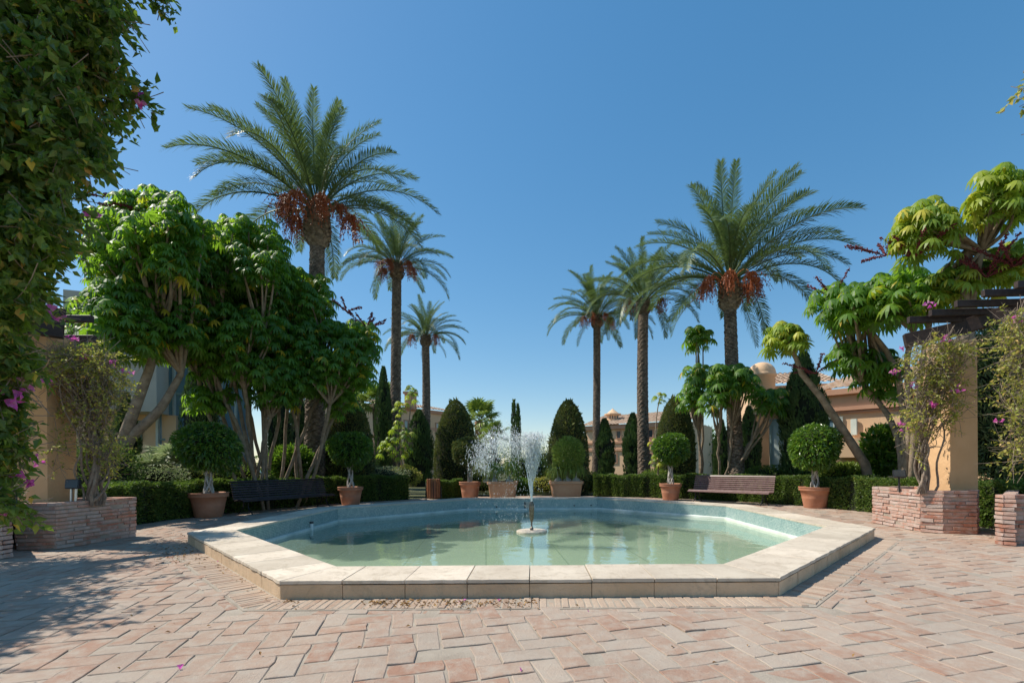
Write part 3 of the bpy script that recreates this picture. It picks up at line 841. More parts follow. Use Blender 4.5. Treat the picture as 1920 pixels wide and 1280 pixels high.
# --- palms
FR_LEN = 3.6
def frond_mesh(elev, bend, nl=92, seed=0, name='frond'):
    rg = np.random.default_rng(seed + 100)
    n = 16; t = np.linspace(0, 1, n); ds = FR_LEN / (n - 1)
    e = elev - bend * t ** 1.35
    sw = rg.normal(0, 0.06)
    pts = np.zeros((n, 3))
    for i in range(1, n):
        pts[i] = pts[i - 1] + ds * np.array((math.cos(e[i - 1]), math.sin(sw * 6 * t[i]) * 0.12, math.sin(e[i - 1])))
    mb = MB()
    tube(mb, pts, np.linspace(0.032, 0.006, n), 4, tint=0.93, cap=False)
    tt = np.linspace(0.13, 1.0, nl) ** 0.95
    P = np.stack([np.interp(tt, t, pts[:, k]) for k in range(3)], -1)
    T = unit(np.gradient(P, axis=0))
    S = unit(np.cross(T, (0, 0, 1.0))); S[np.abs(T[:, 2]) > 0.995] = (0, -1, 0)
    U = np.cross(S, T)
    for sg in (-1, 1):
        prof = 0.54 * np.clip(np.sin(math.pi * (0.12 + 0.80 * (tt - 0.13) / 0.87)), 0.12, 1) ** 0.7
        prof = prof * rg.uniform(0.82, 1.12, nl)
        fw = 0.62 + 0.75 * tt + rg.normal(0, 0.12, nl)
        vee = rg.normal(0.38, 0.22, nl)
        D = unit(sg * S + T * fw[:, None] + U * vee[:, None])
        L = prof[:, None]
        W = unit(np.cross(D, U)) * 0.0105 + U * sg * 0.0025
        m_ = P + D * L * 0.5; tip = P + D * L + np.array((0, 0, -1)) * L * 0.20 * rg.uniform(0.2, 1.5, (nl, 1))
        v = np.stack([P - W * 0.5, P + W * 0.5, m_ + W, m_ - W, tip], 1).reshape(-1, 3)
        i = np.arange(nl)[:, None] * 5
        tn = rg.random(nl) * 0.9
        mb.add(v, (i + np.array([[0, 1, 2, 3]])), tn)
        mb.f.append((i + np.array([[3, 2, 4]])) + (mb.n - len(v))); mb.t.append(tn)
    return mb.mesh(name)
# mixed polygon sizes are fine: every entry is handled separately
NV = 14
FRONDS = []
for k in range(NV):
    q = k / (NV - 1)
    FRONDS.append(frond_mesh(R(86 - 76 * q), R(40 + 58 * q), 125, seed=k))
DROOP = [frond_mesh(R(-15), R(68), 70, 50), frond_mesh(R(-38), R(45), 70, 51)]
for me in FRONDS + DROOP: me.materials.append(M['frond'])

def date_mesh(seed):
    rg = np.random.default_rng(seed); mb = MB()
    a = curve((0, 0, 0), (0.45, 0, 0.55), (0.78, 0, 0.05), 8)
    tube(mb, a, np.linspace(0.03, 0.018, 8), 5)
    me1 = mb.mesh('date_stalk'); me1.materials.append(M['date_stalk'])
    mb = MB(); end = a[-1]
    for k in range(46):
        d = np.array((rg.normal(0.05, 0.16), rg.normal(0, 0.16), 0))
        p = curve(end, end + d * 0.7 + (0, 0, 0.10), end + d * 1.3 + (0, 0, -rg.uniform(0.35, 0.95)), 5)
        tube(mb, p, 0.006, 3, cap=False)
        uu = rg.uniform(0.3, 1, 11) * 4; P = np.stack([np.interp(uu, np.arange(5), p[:, j]) for j in range(3)], -1)
        P = P + rg.normal(0, 0.022, P.shape)
        drops(mb, P, rg.uniform(0.017, 0.025, len(P)), np.tile((0, 0, 0.02), (len(P), 1)))
    me2 = mb.mesh('dates'); me2.materials.append(M['dates'])
    return me1, me2
DATES = [date_mesh(1), date_mesh(2)]

def palm_trunk(mb, base, top, r0, r1, head_r, head_len, seed, foot=1.0):
    rg = np.random.default_rng(seed)
    H = top[2] - base[2]; ring = 0.11
    nz = int((H) / ring) * 3; na = 30
    z = np.linspace(0, 1, nz)
    th = np.linspace(0, 2 * math.pi, na, endpoint=False)
    Z, A = np.meshgrid(z, th, indexing='ij')
    bowx = rg.normal(0, 0.05)
    cx = base[0] + (top[0] - base[0]) * Z + bowx * np.sin(math.pi * Z); cy = base[1] + (top[1] - base[1]) * Z
    zz = Z * H
    rad = r0 + (r1 - r0) * Z ** 0.8
    rad = rad * (1 + 0.35 * foot * np.exp(-zz / 0.5))
    # spiral of old leaf scars: saw-tooth in a sheared diamond grid
    ph = zz / ring + A / (2 * math.pi) * 5
    ph2 = zz / ring * 0.5 - A / (2 * math.pi) * 8
    saw = (ph % 1.0)
    rad = rad * (1 + 0.10 * (1 - saw) * (0.55 + 0.45 * np.cos(2 * math.pi * (ph2 % 1.0))) + 0.02 * rg.normal(size=Z.shape))
    v = np.stack([cx + rad * np.cos(A), cy + rad * np.sin(A), base[2] + zz], -1).reshape(-1, 3)
    k = np.arange(na); k2 = (k + 1) % na
    f = np.concatenate([np.stack([i * na + k, i * na + k2, (i + 1) * na + k2, (i + 1) * na + k], -1) for i in range(nz - 1)])
    tn = np.concatenate([np.clip(0.5 + 0.4 * np.sin(saw[i] * 6.28) + 0.15 * rg.normal(size=na), 0, 0.99) for i in range(nz - 1)])
    mb.add(v, f, tn)

def palm_head(mb, c, r, L, seed):
    """pineapple-shaped mass of cut leaf bases under the crown"""
    rg = np.random.default_rng(seed)
    prof = [(r * 0.62, -L), (r * 0.88, -L * 0.86), (r, -L * 0.65), (r * 0.97, -L * 0.4), (r * 0.88, -L * 0.1), (r * 0.70, L * 0.12), (r * 0.3, L * 0.3)]
    lathe(mb, prof, 16, c, 0.3)
    zs = np.arange(-L * 0.92, L * 0.2, 0.075)
    pr = np.array(prof)
    for i, z_ in enumerate(zs):
        rr = np.interp(z_, pr[:, 1], pr[:, 0])
        na = 10
        for k in range(na):
            a = 2 * math.pi * (k + 0.5 * (i % 2)) / na + rg.normal(0, 0.06)
            p = np.array(c) + (rr * math.cos(a), rr * math.sin(a), z_)
            o_ = np.array((math.cos(a), math.sin(a), 0)); s_ = np.array((-math.sin(a), math.cos(a), 0)); w = rr * 0.30
            tip = p + o_ * rg.uniform(0.04, 0.09) + (0, 0, rg.uniform(0.05, 0.11))
            v = [p - s_ * w - (0, 0, 0.02), p + s_ * w - (0, 0, 0.02), tip + s_ * w * 0.5, tip - s_ * w * 0.5, p + s_ * w * 0.8 + (0, 0, 0.10), p - s_ * w * 0.8 + (0, 0, 0.10)]
            mb.add(v, np.array([(0, 1, 2, 3), (3, 2, 4, 5)]), rg.random())

def palm(label, xb, xt, yt, Z, r0, r1, head_r, head_len, L, nf, ndates, seed, emax=0.95, dn=2, wind=0.0):
    rg = np.random.default_rng(seed)
    base = at(xb, 900, Z); base[2] = -0.1
    top = at(xt, yt, Z)
    t = thing('palm_tree', label, 'palm tree', (base[0], base[1], 0), group='tall date palms behind the pool')
    mb = MB(); palm_trunk(mb, base, top - (0, 0, head_len * 0.5), r0, r1, head_r, head_len, seed); mb.build('trunk', M['palm_bark'], t, smooth=False)
    mb = MB(); palm_head(mb, top, head_r, head_len, seed); mb.build('leaf_bases', M['palm_head'], t)
    pos = Vector(top) - t.location
    for i in range(nf):
        q = (i + 0.5) / nf
        k = int(min(NV - 1, q ** 0.85 * NV * emax))
        a = i * 2.39996 + rg.normal(0, 0.18)
        off = Vector((math.cos(a), math.sin(a), 0)) * head_r * (0.15 + 0.6 * q)
        o = inst('frond', FRONDS[k], t, pos + off + Vector((0, 0, 0.25 * (1 - q) * head_len)), a, L / FR_LEN * (0.82 + 0.22 * q) * rg.uniform(0.88, 1.08), rx=rg.normal(0, 0.12), ry=rg.normal(0, 0.05))
    for i in range(dn):
        a = rg.uniform(0, 6.28)
        inst('frond', DROOP[i % 2], t, pos + Vector((math.cos(a), math.sin(a), 0)) * head_r * 0.8, a, L / FR_LEN * 0.62)
    for i in range(ndates):
        a = -math.pi / 2 + (i - (ndates - 1) / 2) * (4.6 / max(1, ndates)) + rg.normal(0, 0.12)
        sc = head_r / 0.38
        st = inst('fruit_stalk', DATES[i % 2][0], t, pos + Vector((math.cos(a), math.sin(a), 0)) * head_r * 0.5, a, sc * rg.uniform(0.85, 1.1))
        inst('fruit_bunch', DATES[i % 2][1], st, (0, 0, 0))
    return t
palm('tallest date palm left of the pool with orange date bunches and a thick trunk', 588, 595, 395, 15.9, 0.36, 0.215, 0.39, 1.25, 3.95, 44, 7, 11, emax=0.86)
palm('date palm standing between the tallest left palm and the distant small one', 740, 744, 500, 22.0, 0.27, 0.20, 0.30, 0.6, 2.75, 40, 5, 12)
palm('smallest distant date palm left of the fountain', 795, 798, 632, 30.0, 0.30, 0.22, 0.32, 0.6, 2.75, 40, 2, 13)
palm('slender date palm with dark straight trunk just right of the fountain', 1116, 1119, 595, 26.0, 0.20, 0.19, 0.30, 0.6, 3.15, 40, 4, 14)
palm('date palm with sunlit ringed trunk between the slender palm and the big right one', 1209, 1206, 567, 22.5, 0.29, 0.23, 0.33, 0.6, 3.15, 42, 2, 15)
palm('big date palm right of the pool with red-brown date bunches', 1384, 1368, 528, 16.0, 0.26, 0.19, 0.34, 1.0, 3.95, 48, 6, 16, emax=0.90)

# --- schefflera (umbrella trees)
def scheff_leaf(elev, seed, pet=0.36):
    rg = np.random.default_rng(seed); mb = MB()
    d = np.array((math.cos(elev), 0, math.sin(elev)))
    end = d * pet
    tube(mb, [(0, 0, 0), end * 0.5 + (0, 0, 0.02), end], [0.009, 0.007, 0.006], 3, tint=0.94, cap=False)
    ax = unit(np.array((math.cos(elev) * 0.45, 0, 1.0)))
    e1 = unit(np.cross(ax, (0, 1, 0))); e2 = np.cross(ax, e1)
    n = 12
    for k in range(n):
        a = 2 * math.pi * (k + rg.normal(0, 0.1)) / n
        o_ = e1 * math.cos(a) + e2 * math.sin(a); s_ = np.cross(ax, o_)
        L = 0.245 * rg.uniform(0.8, 1.15); w = 0.031
        p = [end, end + o_ * L * 0.22 - ax * L * 0.02, end + o_ * L * 0.60 - ax * L * 0.20, end + o_ * L * 0.86 - ax * L * 0.50]
        dr = np.array((0, 0, -1)) * L * 0.25
        p[2] = p[2] + dr * 0.6; p[3] = p[3] + dr * 1.3
        v = [p[0], p[1] + s_ * w * 0.6, p[1] - s_ * w * 0.6, p[2] + s_ * w, p[2] - s_ * w, p[3]]
        t = rg.random() * 0.12
        mb.add(v, np.array([(0, 1, 2), (3, 4, 2), (2, 1, 3), (3, 5, 4)]), t)
    return mb
SL = [scheff_leaf(R(e), i) for i, e in enumerate((65, 45, 25, 8, -12, -32))]
SLM = []
for q in SL:
    SLM.append(({k: None for k in ()}, None))
def sl_mesh(i, mat_):
    me = SL[i].mesh('leaf'); me.materials.append(mat_); return me
SLA = {id(M['scheff']): [sl_mesh(i, M['scheff']) for i in range(6)], id(M['scheff_lime']): [sl_mesh(i, M['scheff_lime']) for i in range(6)]}
SLV = [(np.concatenate(q.v), q) for q in SL]

def spike_part(tree, c, n, seed, L=0.75):
    rg = np.random.default_rng(seed)
    for k in range(n):
        a = 2 * math.pi * k / n + rg.normal(0, 0.3); e = rg.uniform(0.2, 0.9)
        d = np.array((math.cos(a) * math.cos(e), math.sin(a) * math.cos(e), math.sin(e)))
        ll = L * rg.uniform(0.7, 1.15)
        p = curve(c, c + d * ll * 0.5 + (0, 0, 0.05), c + d * ll, 7)
        mb = MB(); tube(mb, p, np.linspace(0.012, 0.006, 7), 4)
        m_ = 80
        uu = rg.uniform(1, 6, m_); P = np.stack([np.interp(uu, np.arange(7), p[:, j]) for j in range(3)], -1) + rg.normal(0, 0.016, (m_, 3))
        drops(mb, P, rg.uniform(0.014, 0.024, m_))
        mb.build('flower_spike', M['spike'], tree, loc=c)

def umbrella_tree(label, base, heads, mat_, n_stem=5, seed=1, leaf_n=12, r_trunk=0.10, spikes=(), fork=0.45, sc=1.0, stems=None, rt=0.035, spread=1.0):
    """heads: (x, y, z) rosette centres; each head carries a whorl of umbrella leaves"""
    rg = np.random.default_rng(seed)
    base = np.asarray(base, float); heads = [np.asarray(h, float) for h in heads]
    t = thing('umbrella_tree', label, 'tree', (base[0], base[1], 0))
    H = np.array(heads)
    # main stems towards groups of heads
    n_stem = min(n_stem, len(H))
    cen = H[rg.choice(len(H), n_stem, replace=False)]
    for _ in range(8):
        a = np.argmin(((H[:, None] - cen[None]) ** 2).sum(-1), 1)
        cen = np.array([H[a == k].mean(0) if (a == k).any() else cen[k] for k in range(n_stem)])
    low = H[:, 2].min()
    for k in range(n_stem):
        if not (a == k).any(): continue
        g = H[a == k]
        b0 = base + np.array((rg.normal(0, 0.07), rg.normal(0, 0.07), 0)) * (1.6 * spread if n_stem > 1 else 0)
        frk = base + (cen[k] - base) * (0.68 if spread == 1 else 0.80); frk[2] = base[2] + (cen[k][2] - base[2]) * (0.60 if spread == 1 else 0.72)
        if stems and k < len(stems): p = np.array([b0] + [np.array(q) for q in stems[k]])
        else:
            ctl = (b0 + frk) / 2 + np.array((rg.normal(0, 0.16), rg.normal(0, 0.12), -0.03 * frk[2]))
            p = curve(b0, ctl, frk, 9); p[1:-1] += rg.normal(0, 0.025, (7, 3))
        if len(p) < 6:
            tt = np.linspace(0, len(p) - 1, 14); ii = np.arange(len(p))
            pp = np.stack([np.interp(tt, ii, p[:, j]) for j in range(3)], -1)
            pp[1:-1] = (pp[:-2] + 2 * pp[1:-1] + pp[2:]) / 4; p = pp
        mb = MB(); tube(mb, p, np.linspace(r_trunk * (0.75 if n_stem > 2 else 1), rt * 1.4, len(p)), 8)
        end = p[-1]
        for h in g:
            m_ = (end + h) / 2 + np.array((rg.normal(0, 0.1), rg.normal(0, 0.1), -0.08 * abs(h[2] - end[2]) + rg.normal(0, 0.05)))
            tube(mb, curve(end, m_, h, 7), np.linspace(rt * 1.1, 0.018, 7), 6)
        mb.build('trunk', M['bark'], t, smooth=True)
    out = []
    for h in heads:
        n = int(leaf_n * rg.uniform(0.8, 1.2))
        a0 = rg.uniform(0, 6.28)
        for k in range(n):
            vi = min(5, int((k + 0.5) / n * 6))
            out.append((h - np.array((0, 0, 0.10 * k / n)), a0 + k * 2.4 + rg.normal(0, 0.2), vi, sc * rg.uniform(0.6, 1.22), rg.normal(0, 0.3)))
    order = sorted(range(len(out)), key=lambda i: out[i][0][1] + rg.random() * 1.5)
    meshes = SLA[id(mat_)]
    for i in order[:300]:
        p, a_, vi, s_, rx = out[i]
        inst('leaf', meshes[vi], t, Vector(p) - t.location, a_, s_, rx=rx)
    if order[300:]:
        mb = MB()
        for i in order[300:]:
            p, a_, vi, s_, rx = out[i]
            cs, sn = math.cos(a_), math.sin(a_)
            V, q = SLV[vi]
            W = V * s_ @ np.array([(cs, sn, 0), (-sn, cs, 0), (0, 0, 1)]) + p
            o_ = 0; tn = rg.random()
            mb.v.append(W)
            for f, tt in zip(q.f, q.t):
                mb.f.append(np.asarray(f) + mb.n); mb.t.append(np.full(len(tt), tn))
            mb.n += len(W)
        mb.build('inner_leaves', mat_, t, kind='stuff')
    for c, n, L in spikes: spike_part(t, np.asarray(c, float), n, seed + n, L)
    return t

def canopy(regs, seed, gap=0.42):
    """rosette centres spread over ellipses (x, y, rx, ry, distance, depth, count) read off the picture"""
    rg = np.random.default_rng(seed); out = []
    for (x, y, rx, ry, Z, dz, n) in regs:
        k = 0; tries = 0; hr = 0.24 * F_PX / Z; rx = max(rx - hr, 8); ry = max(ry - hr, 6)
        while k < n and tries < n * 60:
            tries += 1
            d = unit(rg.normal(size=3)) * rg.uniform(0.35, 1) ** 0.5
            p = at(x + rx * d[0], y + ry * d[2], Z + dz * d[1])
            if all(np.linalg.norm(p - q) > gap for q in out):
                out.append(p); k += 1
    return out
# left group
h1 = canopy([(275, 455, 135, 105, 11.2, 1.6, 70), (215, 600, 95, 85, 10.6, 1.1, 34), (330, 600, 80, 90, 11.6, 1.1, 28)], 1, 0.38)
b1 = at(215, 960, 10.8); b1[2] = -0.05
umbrella_tree('umbrella tree with a leaning brown trunk nearest the left planter', b1, h1, M['scheff'], 2, 21, 17, 0.15, [(at(190, 370, 11), 3, 0.6), (at(238, 395, 10.8), 3, 0.7), (at(265, 395, 10.8), 3, 0.7)],
              stems=[[at(225, 840, 10.8), at(255, 760, 10.8), at(285, 680, 11), at(300, 620, 11.2)], [at(232, 830, 10.8), at(300, 770, 11), at(340, 700, 11.3)]], rt=0.05, sc=0.82)
h2 = canopy([(330, 560, 50, 80, 12.0, 0.8, 16), (470, 690, 120, 40, 12.6, 0.9, 22), (372, 500, 60, 90, 12.3, 0.9, 26), (445, 490, 110, 95, 13.2, 1.6, 66), (430, 630, 130, 90, 12.8, 1.4, 62), (392, 745, 50, 22, 12.6, 0.6, 7), (520, 735, 50, 25, 12.8, 0.6, 6)], 2, 0.38)
b2 = at(476, 960, 13.4); b2[2] = -0.05
umbrella_tree('many-stemmed umbrella tree fanning up behind the left bench', b2, h2, M['scheff'], 13, 22, 17, 0.062, spread=3.2, sc=0.8)
h3 = canopy([(655, 700, 55, 40, 13.8, 0.8, 14), (672, 640, 45, 48, 13.8, 0.7, 20), (505, 560, 55, 100, 13.6, 1.0, 26), (545, 560, 80, 80, 14.4, 1.3, 40), (595, 665, 115, 85, 13.9, 1.5, 62), (640, 755, 40, 26, 13.8, 0.5, 6), (560, 710, 60, 30, 13.2, 0.8, 10)], 3, 0.38)
b3 = at(548, 950, 14.2); b3[2] = -0.05
umbrella_tree('umbrella tree with pale forked stems in front of the thick palm trunk', b3, h3, M['scheff'], 7, 23, 17, 0.07, sc=0.8, spread=3.0, spikes= [(at(688, 618, 13.8), 7, 0.75), (at(650, 585, 13.8), 4, 0.6)])
# right group
b4 = at(1640, 950, 12.3); b4[2] = -0.05
umbrella_tree('umbrella tree whose single bare trunk leans far left to one lime-green head', b4, canopy([(1476, 628, 36, 12, 12.3, 0.4, 7)], 4, 0.22), M['scheff_lime'], 1, 24, 13, 0.13,
              stems=[[at(1622, 870, 12.3), at(1580, 805, 12.3), at(1540, 745, 12.3), at(1503, 700, 12.3), at(1490, 665, 12.3)]], rt=0.04)
h5 = canopy([(1600, 570, 85, 42, 11.5, 1.0, 24), (1700, 550, 85, 50, 11.0, 1.2, 22), (1655, 700, 45, 45, 12.2, 0.8, 10), (1590, 665, 40, 25, 12, 0.6, 6)], 5, 0.33)
b5 = at(1698, 955, 11.2); b5[2] = -0.05
umbrella_tree('broad green umbrella tree behind the right planter with several crooked limbs', b5, h5, M['scheff'], 4, 25, 12, 0.10, [(at(1560, 560, 11.5), 5, 0.7), (at(1530, 700, 12), 4, 0.8), (at(1660, 480, 10.6), 7, 0.8)], rt=0.04, spread=1.5,
              stems=[[at(1698, 860, 11.3), at(1694, 780, 11.4), at(1684, 700, 11.4), at(1660, 655, 11.4), at(1628, 615, 11.4)], [at(1704, 850, 11.1), at(1706, 740, 11), at(1698, 680, 11), at(1712, 620, 11)],
                     [at(1690, 840, 11.6), at(1668, 780, 12), at(1640, 745, 12.2), at(1620, 725, 12.2)], [at(1712, 850, 10.9), at(1722, 720, 10.8), at(1735, 650, 10.8), at(1745, 590, 10.8)]])
h6 = canopy([(1740, 425, 62, 55, 9.6, 0.6, 15), (1880, 370, 58, 56, 9.2, 0.6, 15), (1905, 490, 60, 30, 9.9, 0.8, 10), (1790, 530, 80, 30, 10.2, 0.8, 12)], 6, 0.28)
b6 = at(1808, 960, 9.6); b6[2] = -0.05
umbrella_tree('tall yellow-green umbrella tree rising above the right pergola', b6, h6, M['scheff_lime'], 2, 26, 12, 0.13, [(at(1715, 480, 9.4), 8, 0.75), (at(1850, 520, 9.4), 9, 0.8), (at(1900, 500, 9.2), 6, 0.8)],
              stems=[[at(1800, 700, 9.6), at(1808, 580, 9.6), at(1812, 470, 9.6)], [at(1812, 700, 9.7), at(1820, 560, 9.6), at(1840, 470, 9.5)]], rt=0.04, sc=0.92)
h7 = canopy([(1310, 632, 18, 8, 17.0, 0.3, 5), (1306, 705, 26, 12, 17.0, 0.4, 6), (1300, 745, 28, 14, 16.6, 0.4, 6)], 7, 0.2)
b7 = at(1322, 930, 17.0); b7[2] = -0.05
umbrella_tree('slender umbrella tree with stacked small heads left of the big right palm', b7, h7, M['scheff'], 3, 27, 10, 0.07, rt=0.03)
h8 = canopy([(1372, 712, 50, 30, 15.2, 0.7, 15), (1340, 750, 26, 20, 15.3, 0.5, 5), (1440, 748, 40, 20, 15.3, 0.5, 7)], 8, 0.24)
b8 = at(1352, 935, 16.4); b8[2] = -0.05
umbrella_tree('umbrella tree crossing in front of the big right palm trunk', b8, h8, M['scheff'], 5, 28, 11, 0.06, rt=0.03, stems=None)
b9 = at(1237, 930, 17.0); b9[2] = -0.05
umbrella_tree('thin umbrella sapling with one tiny head beside the ringed palm trunk', b9, [at(1237, 745, 17), at(1228, 828, 16.8), at(1231, 862, 16.8)], M['scheff_lime'], 1, 29, 9, 0.045, sc=0.62, rt=0.02)
b10 = at(748, 930, 19); b10[2] = -0.05
umbrella_tree('thin umbrella saplings with lime leaves at the foot of the second palm', b10, [at(772, 735, 19), at(752, 765, 19), at(733, 830, 18.5), at(755, 845, 18.5), at(722, 838, 18.5), at(760, 815, 18.5), at(748, 800, 18.8)], M['scheff_lime'], 3, 30, 10, 0.05, sc=0.8, rt=0.022)

# --- clipped yews
def dome(label, x0, x1, ytop, Z, seed, skew=0.0):
    rg = np.random.default_rng(seed)
    c = at((x0 + x1) / 2, 880, Z); r = (x1 - x0) / 2 * Z / F_PX; H = at((x0 + x1) / 2, ytop, Z)[2]
    t = thing('clipped_yew', label, 'topiary', (c[0], c[1], 0), group='dome-clipped yews behind the pool')
    n = 15000
    zq = RNG.random(n) ** 0.8
    pr = np.clip(1 - zq ** 3.0, 0, 1) ** 0.55 * (0.90 + 0.10 * np.sin(zq * 3.1))
    a = RNG.random(n) * 2 * math.pi
    wob = 1 + 0.018 * np.sin(a * 3 + zq * 6 + seed) + 0.014 * np.sin(a * 7 + seed * 2 - zq * 11) + 0.015 * np.sin(a * 17 + zq * 29) + 0.05 * RNG.random(n) ** 8
    rr = r * pr * wob * (1 - 0.07 * RNG.random(n) ** 2)
    P = np.stack([c[0] + rr * np.cos(a) + skew * zq, c[1] + rr * np.sin(a), H * zq], -1)
    d = unit(np.stack([np.cos(a), np.sin(a), 0.3 + 1.5 * zq ** 4], -1))
    mb = MB(); leaves(mb, P, unit(d + 0.8 * rdir(n) + (0, 0, 0.3)), unit(d + 0.7 * rdir(n)), RNG.uniform(0.05, 0.10, n) * (1 + 1.6 * (RNG.random(n) > 0.993)), 0.42)
    mb.build('foliage', M['yew'], t)
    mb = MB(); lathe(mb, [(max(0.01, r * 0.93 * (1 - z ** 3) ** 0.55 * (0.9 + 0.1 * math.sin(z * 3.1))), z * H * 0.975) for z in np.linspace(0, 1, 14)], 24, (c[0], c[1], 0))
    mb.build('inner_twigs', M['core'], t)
dome('dome-clipped yew behind the second left potted tree', 604, 700, 742, 16.8, 1)
dome('dome-clipped yew left of the fountain spray beside the green fan palm', 815, 895, 752, 19.5, 2)
dome('dome-clipped yew right of the fountain jet behind the square pot', 1028, 1104, 752, 19.0, 3)
dome('dome-clipped yew between the ringed palm and the slender umbrella tree', 1230, 1302, 746, 19.0, 4)

def cypress(label, x, w, ytop, Z, n=7000, twin=False, seed=0, leaf=None):
    rg = np.random.default_rng(seed + 900)
    c = at(x, 880, Z); r = w / 2 * Z / F_PX; H = at(x, ytop, Z)[2]
    t = thing('cypress', label, 'cypress tree', (c[0], c[1], 0), group='dark columnar cypresses')
    tuft = 260
    tz = rg.random(tuft) ** 0.85; ta = rg.random(tuft) * 2 * math.pi
    prof = lambda z: np.clip(np.minimum(1, (1 - z) * 2.6) ** 0.6, 0.05, 1) * (0.78 + 0.22 * np.sin(np.clip(z, 0, 1) * 3.1))
    m_ = n // tuft
    mb = MB()
    zz = tz[:, None] + rg.random((tuft, m_)) * 0.09
    aa = ta[:, None] + rg.normal(0, 0.16, (tuft, m_))
    rr = r * prof(zz) * (0.84 + 0.2 * rg.random((tuft, 1)) + 0.05 * rg.normal(size=(tuft, m_)))
    P = np.stack([c[0] + rr * np.cos(aa), c[1] + rr * np.sin(aa), np.minimum(zz, 1) * H], -1).reshape(-1, 3)
    d = np.stack([np.cos(aa), np.sin(aa), np.zeros_like(aa)], -1).reshape(-1, 3)
    k = len(P); L = (leaf or 0.11)
    leaves(mb, P, unit(d * 0.35 + 0.25 * rdir(k) + (0, 0, 1)), unit(d + 0.5 * rdir(k)), rg.uniform(0.7, 1.5, k) * L, 0.4, tint=np.repeat(rg.random(tuft), m_) * 0.6 + 0.4 * rg.random(k))
    mb.build('foliage', M['cypress'], t)
    mb = MB(); lathe(mb, [(max(0.01, float(r * 0.86 * prof(z))), z * H * 0.97) for z in np.linspace(0, 1, 12)], 14, (c[0], c[1], 0))
    mb.build('trunk', M['core'], t)
cypress('broad cypress in front of the ochre house right of the pool', 1508, 78, 664, 15.5, 12000, seed=1)
cypress('cypress directly left of the ringed palm trunk', 1187, 36, 778, 27, 5000, seed=2, leaf=0.16)
cypress('short pointed cypress right of the slender palm trunk', 1134, 34, 788, 26, 5000, seed=3, leaf=0.16)
cypress('cypress hidden behind the big right palm trunk', 1405, 38, 765, 20, 5000, seed=4)
cypress('cypress between the slender umbrella tree and the big right palm', 1353, 28, 790, 20, 4000, seed=5)
cypress('taller of the two thin cypresses far behind the fountain', 964, 9, 752, 70, 1500, seed=6, leaf=0.4)
cypress('shorter of the two thin cypresses far behind the fountain', 972, 8, 760, 71, 1500, seed=7, leaf=0.4)
cypress('dark cypress right beside the second palm trunk on its left', 720, 30, 690, 21, 6000, seed=8)
cypress('cypress rising behind the distant small palm trunk', 786, 52, 772, 28, 6000, seed=9, leaf=0.16)
cypress('dark cypress behind the fan of umbrella tree stems', 378, 62, 660, 17, 8000, seed=10)
cypress('cypress behind the leaning brown trunk on the left', 236, 40, 740, 14, 5000, seed=11)
cypress('low dark cypress just behind the left square pot', 921, 22, 862, 24, 3000, seed=12)
cypress('cypress behind the pale forked stems left of the yew', 665, 40, 700, 26, 4000, seed=13, leaf=0.16)
cypress('cypress in the gap between the two fans of umbrella tree stems', 525, 44, 700, 21, 5000, seed=15)
cypress('narrow cypress just left of the thick left palm trunk', 562, 34, 720, 23, 5000, seed=16, leaf=0.14)
cypress('cypress beside the clipped yew next to the ringed palm', 1288, 30, 770, 21, 4000, seed=14)

# --- hedges
def hedge(label, a0, a1, r0, r1, h, n):
    m_ = 40
    t = thing('hedge', label, 'hedge', (PC[0] + r0 * math.cos((a0 + a1) / 2), PC[1] + r0 * math.sin((a0 + a1) / 2), 0))
    mb = MB(); ang = np.linspace(a0, a1, m_); prof = [(r0 + 0.05, -0.02), (r0 + 0.04, h - 0.07), (r1 - 0.04, h - 0.07), (r1 - 0.05, -0.02)]
    v = np.array([(PC[0] + r * math.cos(a), PC[1] + r * math.sin(a), z) for a in ang for r, z in prof])
    f = [(i * 4 + k, i * 4 + k + 1, i * 4 + 5 + k, i * 4 + 4 + k) for i in range(m_ - 1) for k in range(3)] + [(0, 1, 2, 3), (m_ * 4 - 1, m_ * 4 - 2, m_ * 4 - 3, m_ * 4 - 4)]
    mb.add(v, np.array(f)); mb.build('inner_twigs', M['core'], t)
    mb = MB()
    a = RNG.uniform(a0, a1, n); w = RNG.random(n)
    face = w < 0.55; topf = (w >= 0.55) & (w < 0.9)
    lump = 0.035 * np.sin(a * 31) + 0.03 * np.sin(a * 73 + 1) + 0.02 * np.sin(a * 151)
    rr = np.where(face, r0 + 0.03 - 0.05 * RNG.random(n) + lump, np.where(topf, RNG.uniform(r0, r1, n), r1 - 0.02))
    hh = h + lump * 0.8
    zz = np.where(topf, hh - 0.06 * RNG.random(n), RNG.random(n) ** 0.9 * hh)
    er = np.stack([np.cos(a), np.sin(a), 0 * a], -1)
    P = np.stack([PC[0] + rr * np.cos(a), PC[1] + rr * np.sin(a), zz], -1)
    nrm = np.where(face[:, None], -er, np.where(topf[:, None], np.array((0, 0, 1.0)), er))
    leaves(mb, P, unit(nrm * 0.6 + rdir(n) * 0.7 + (0, 0, 0.35)), unit(nrm + 0.7 * rdir(n)), RNG.uniform(0.035, 0.075, n), 0.5)
    mb.build('foliage', M['hedge'], t)
    return t
hedge('low clipped hedge curving round the right side of the plaza', R(-16), R(74), 8.35, 9.15, 0.80, 60000)
hedge('low clipped hedge curving round the left side behind the bench', R(122), R(196), 8.30, 9.1, 0.84, 52000)
hedge('short piece of low hedge between the slatted bin and the red pot', R(108.5), R(117), 8.1, 8.8, 0.66, 8000)

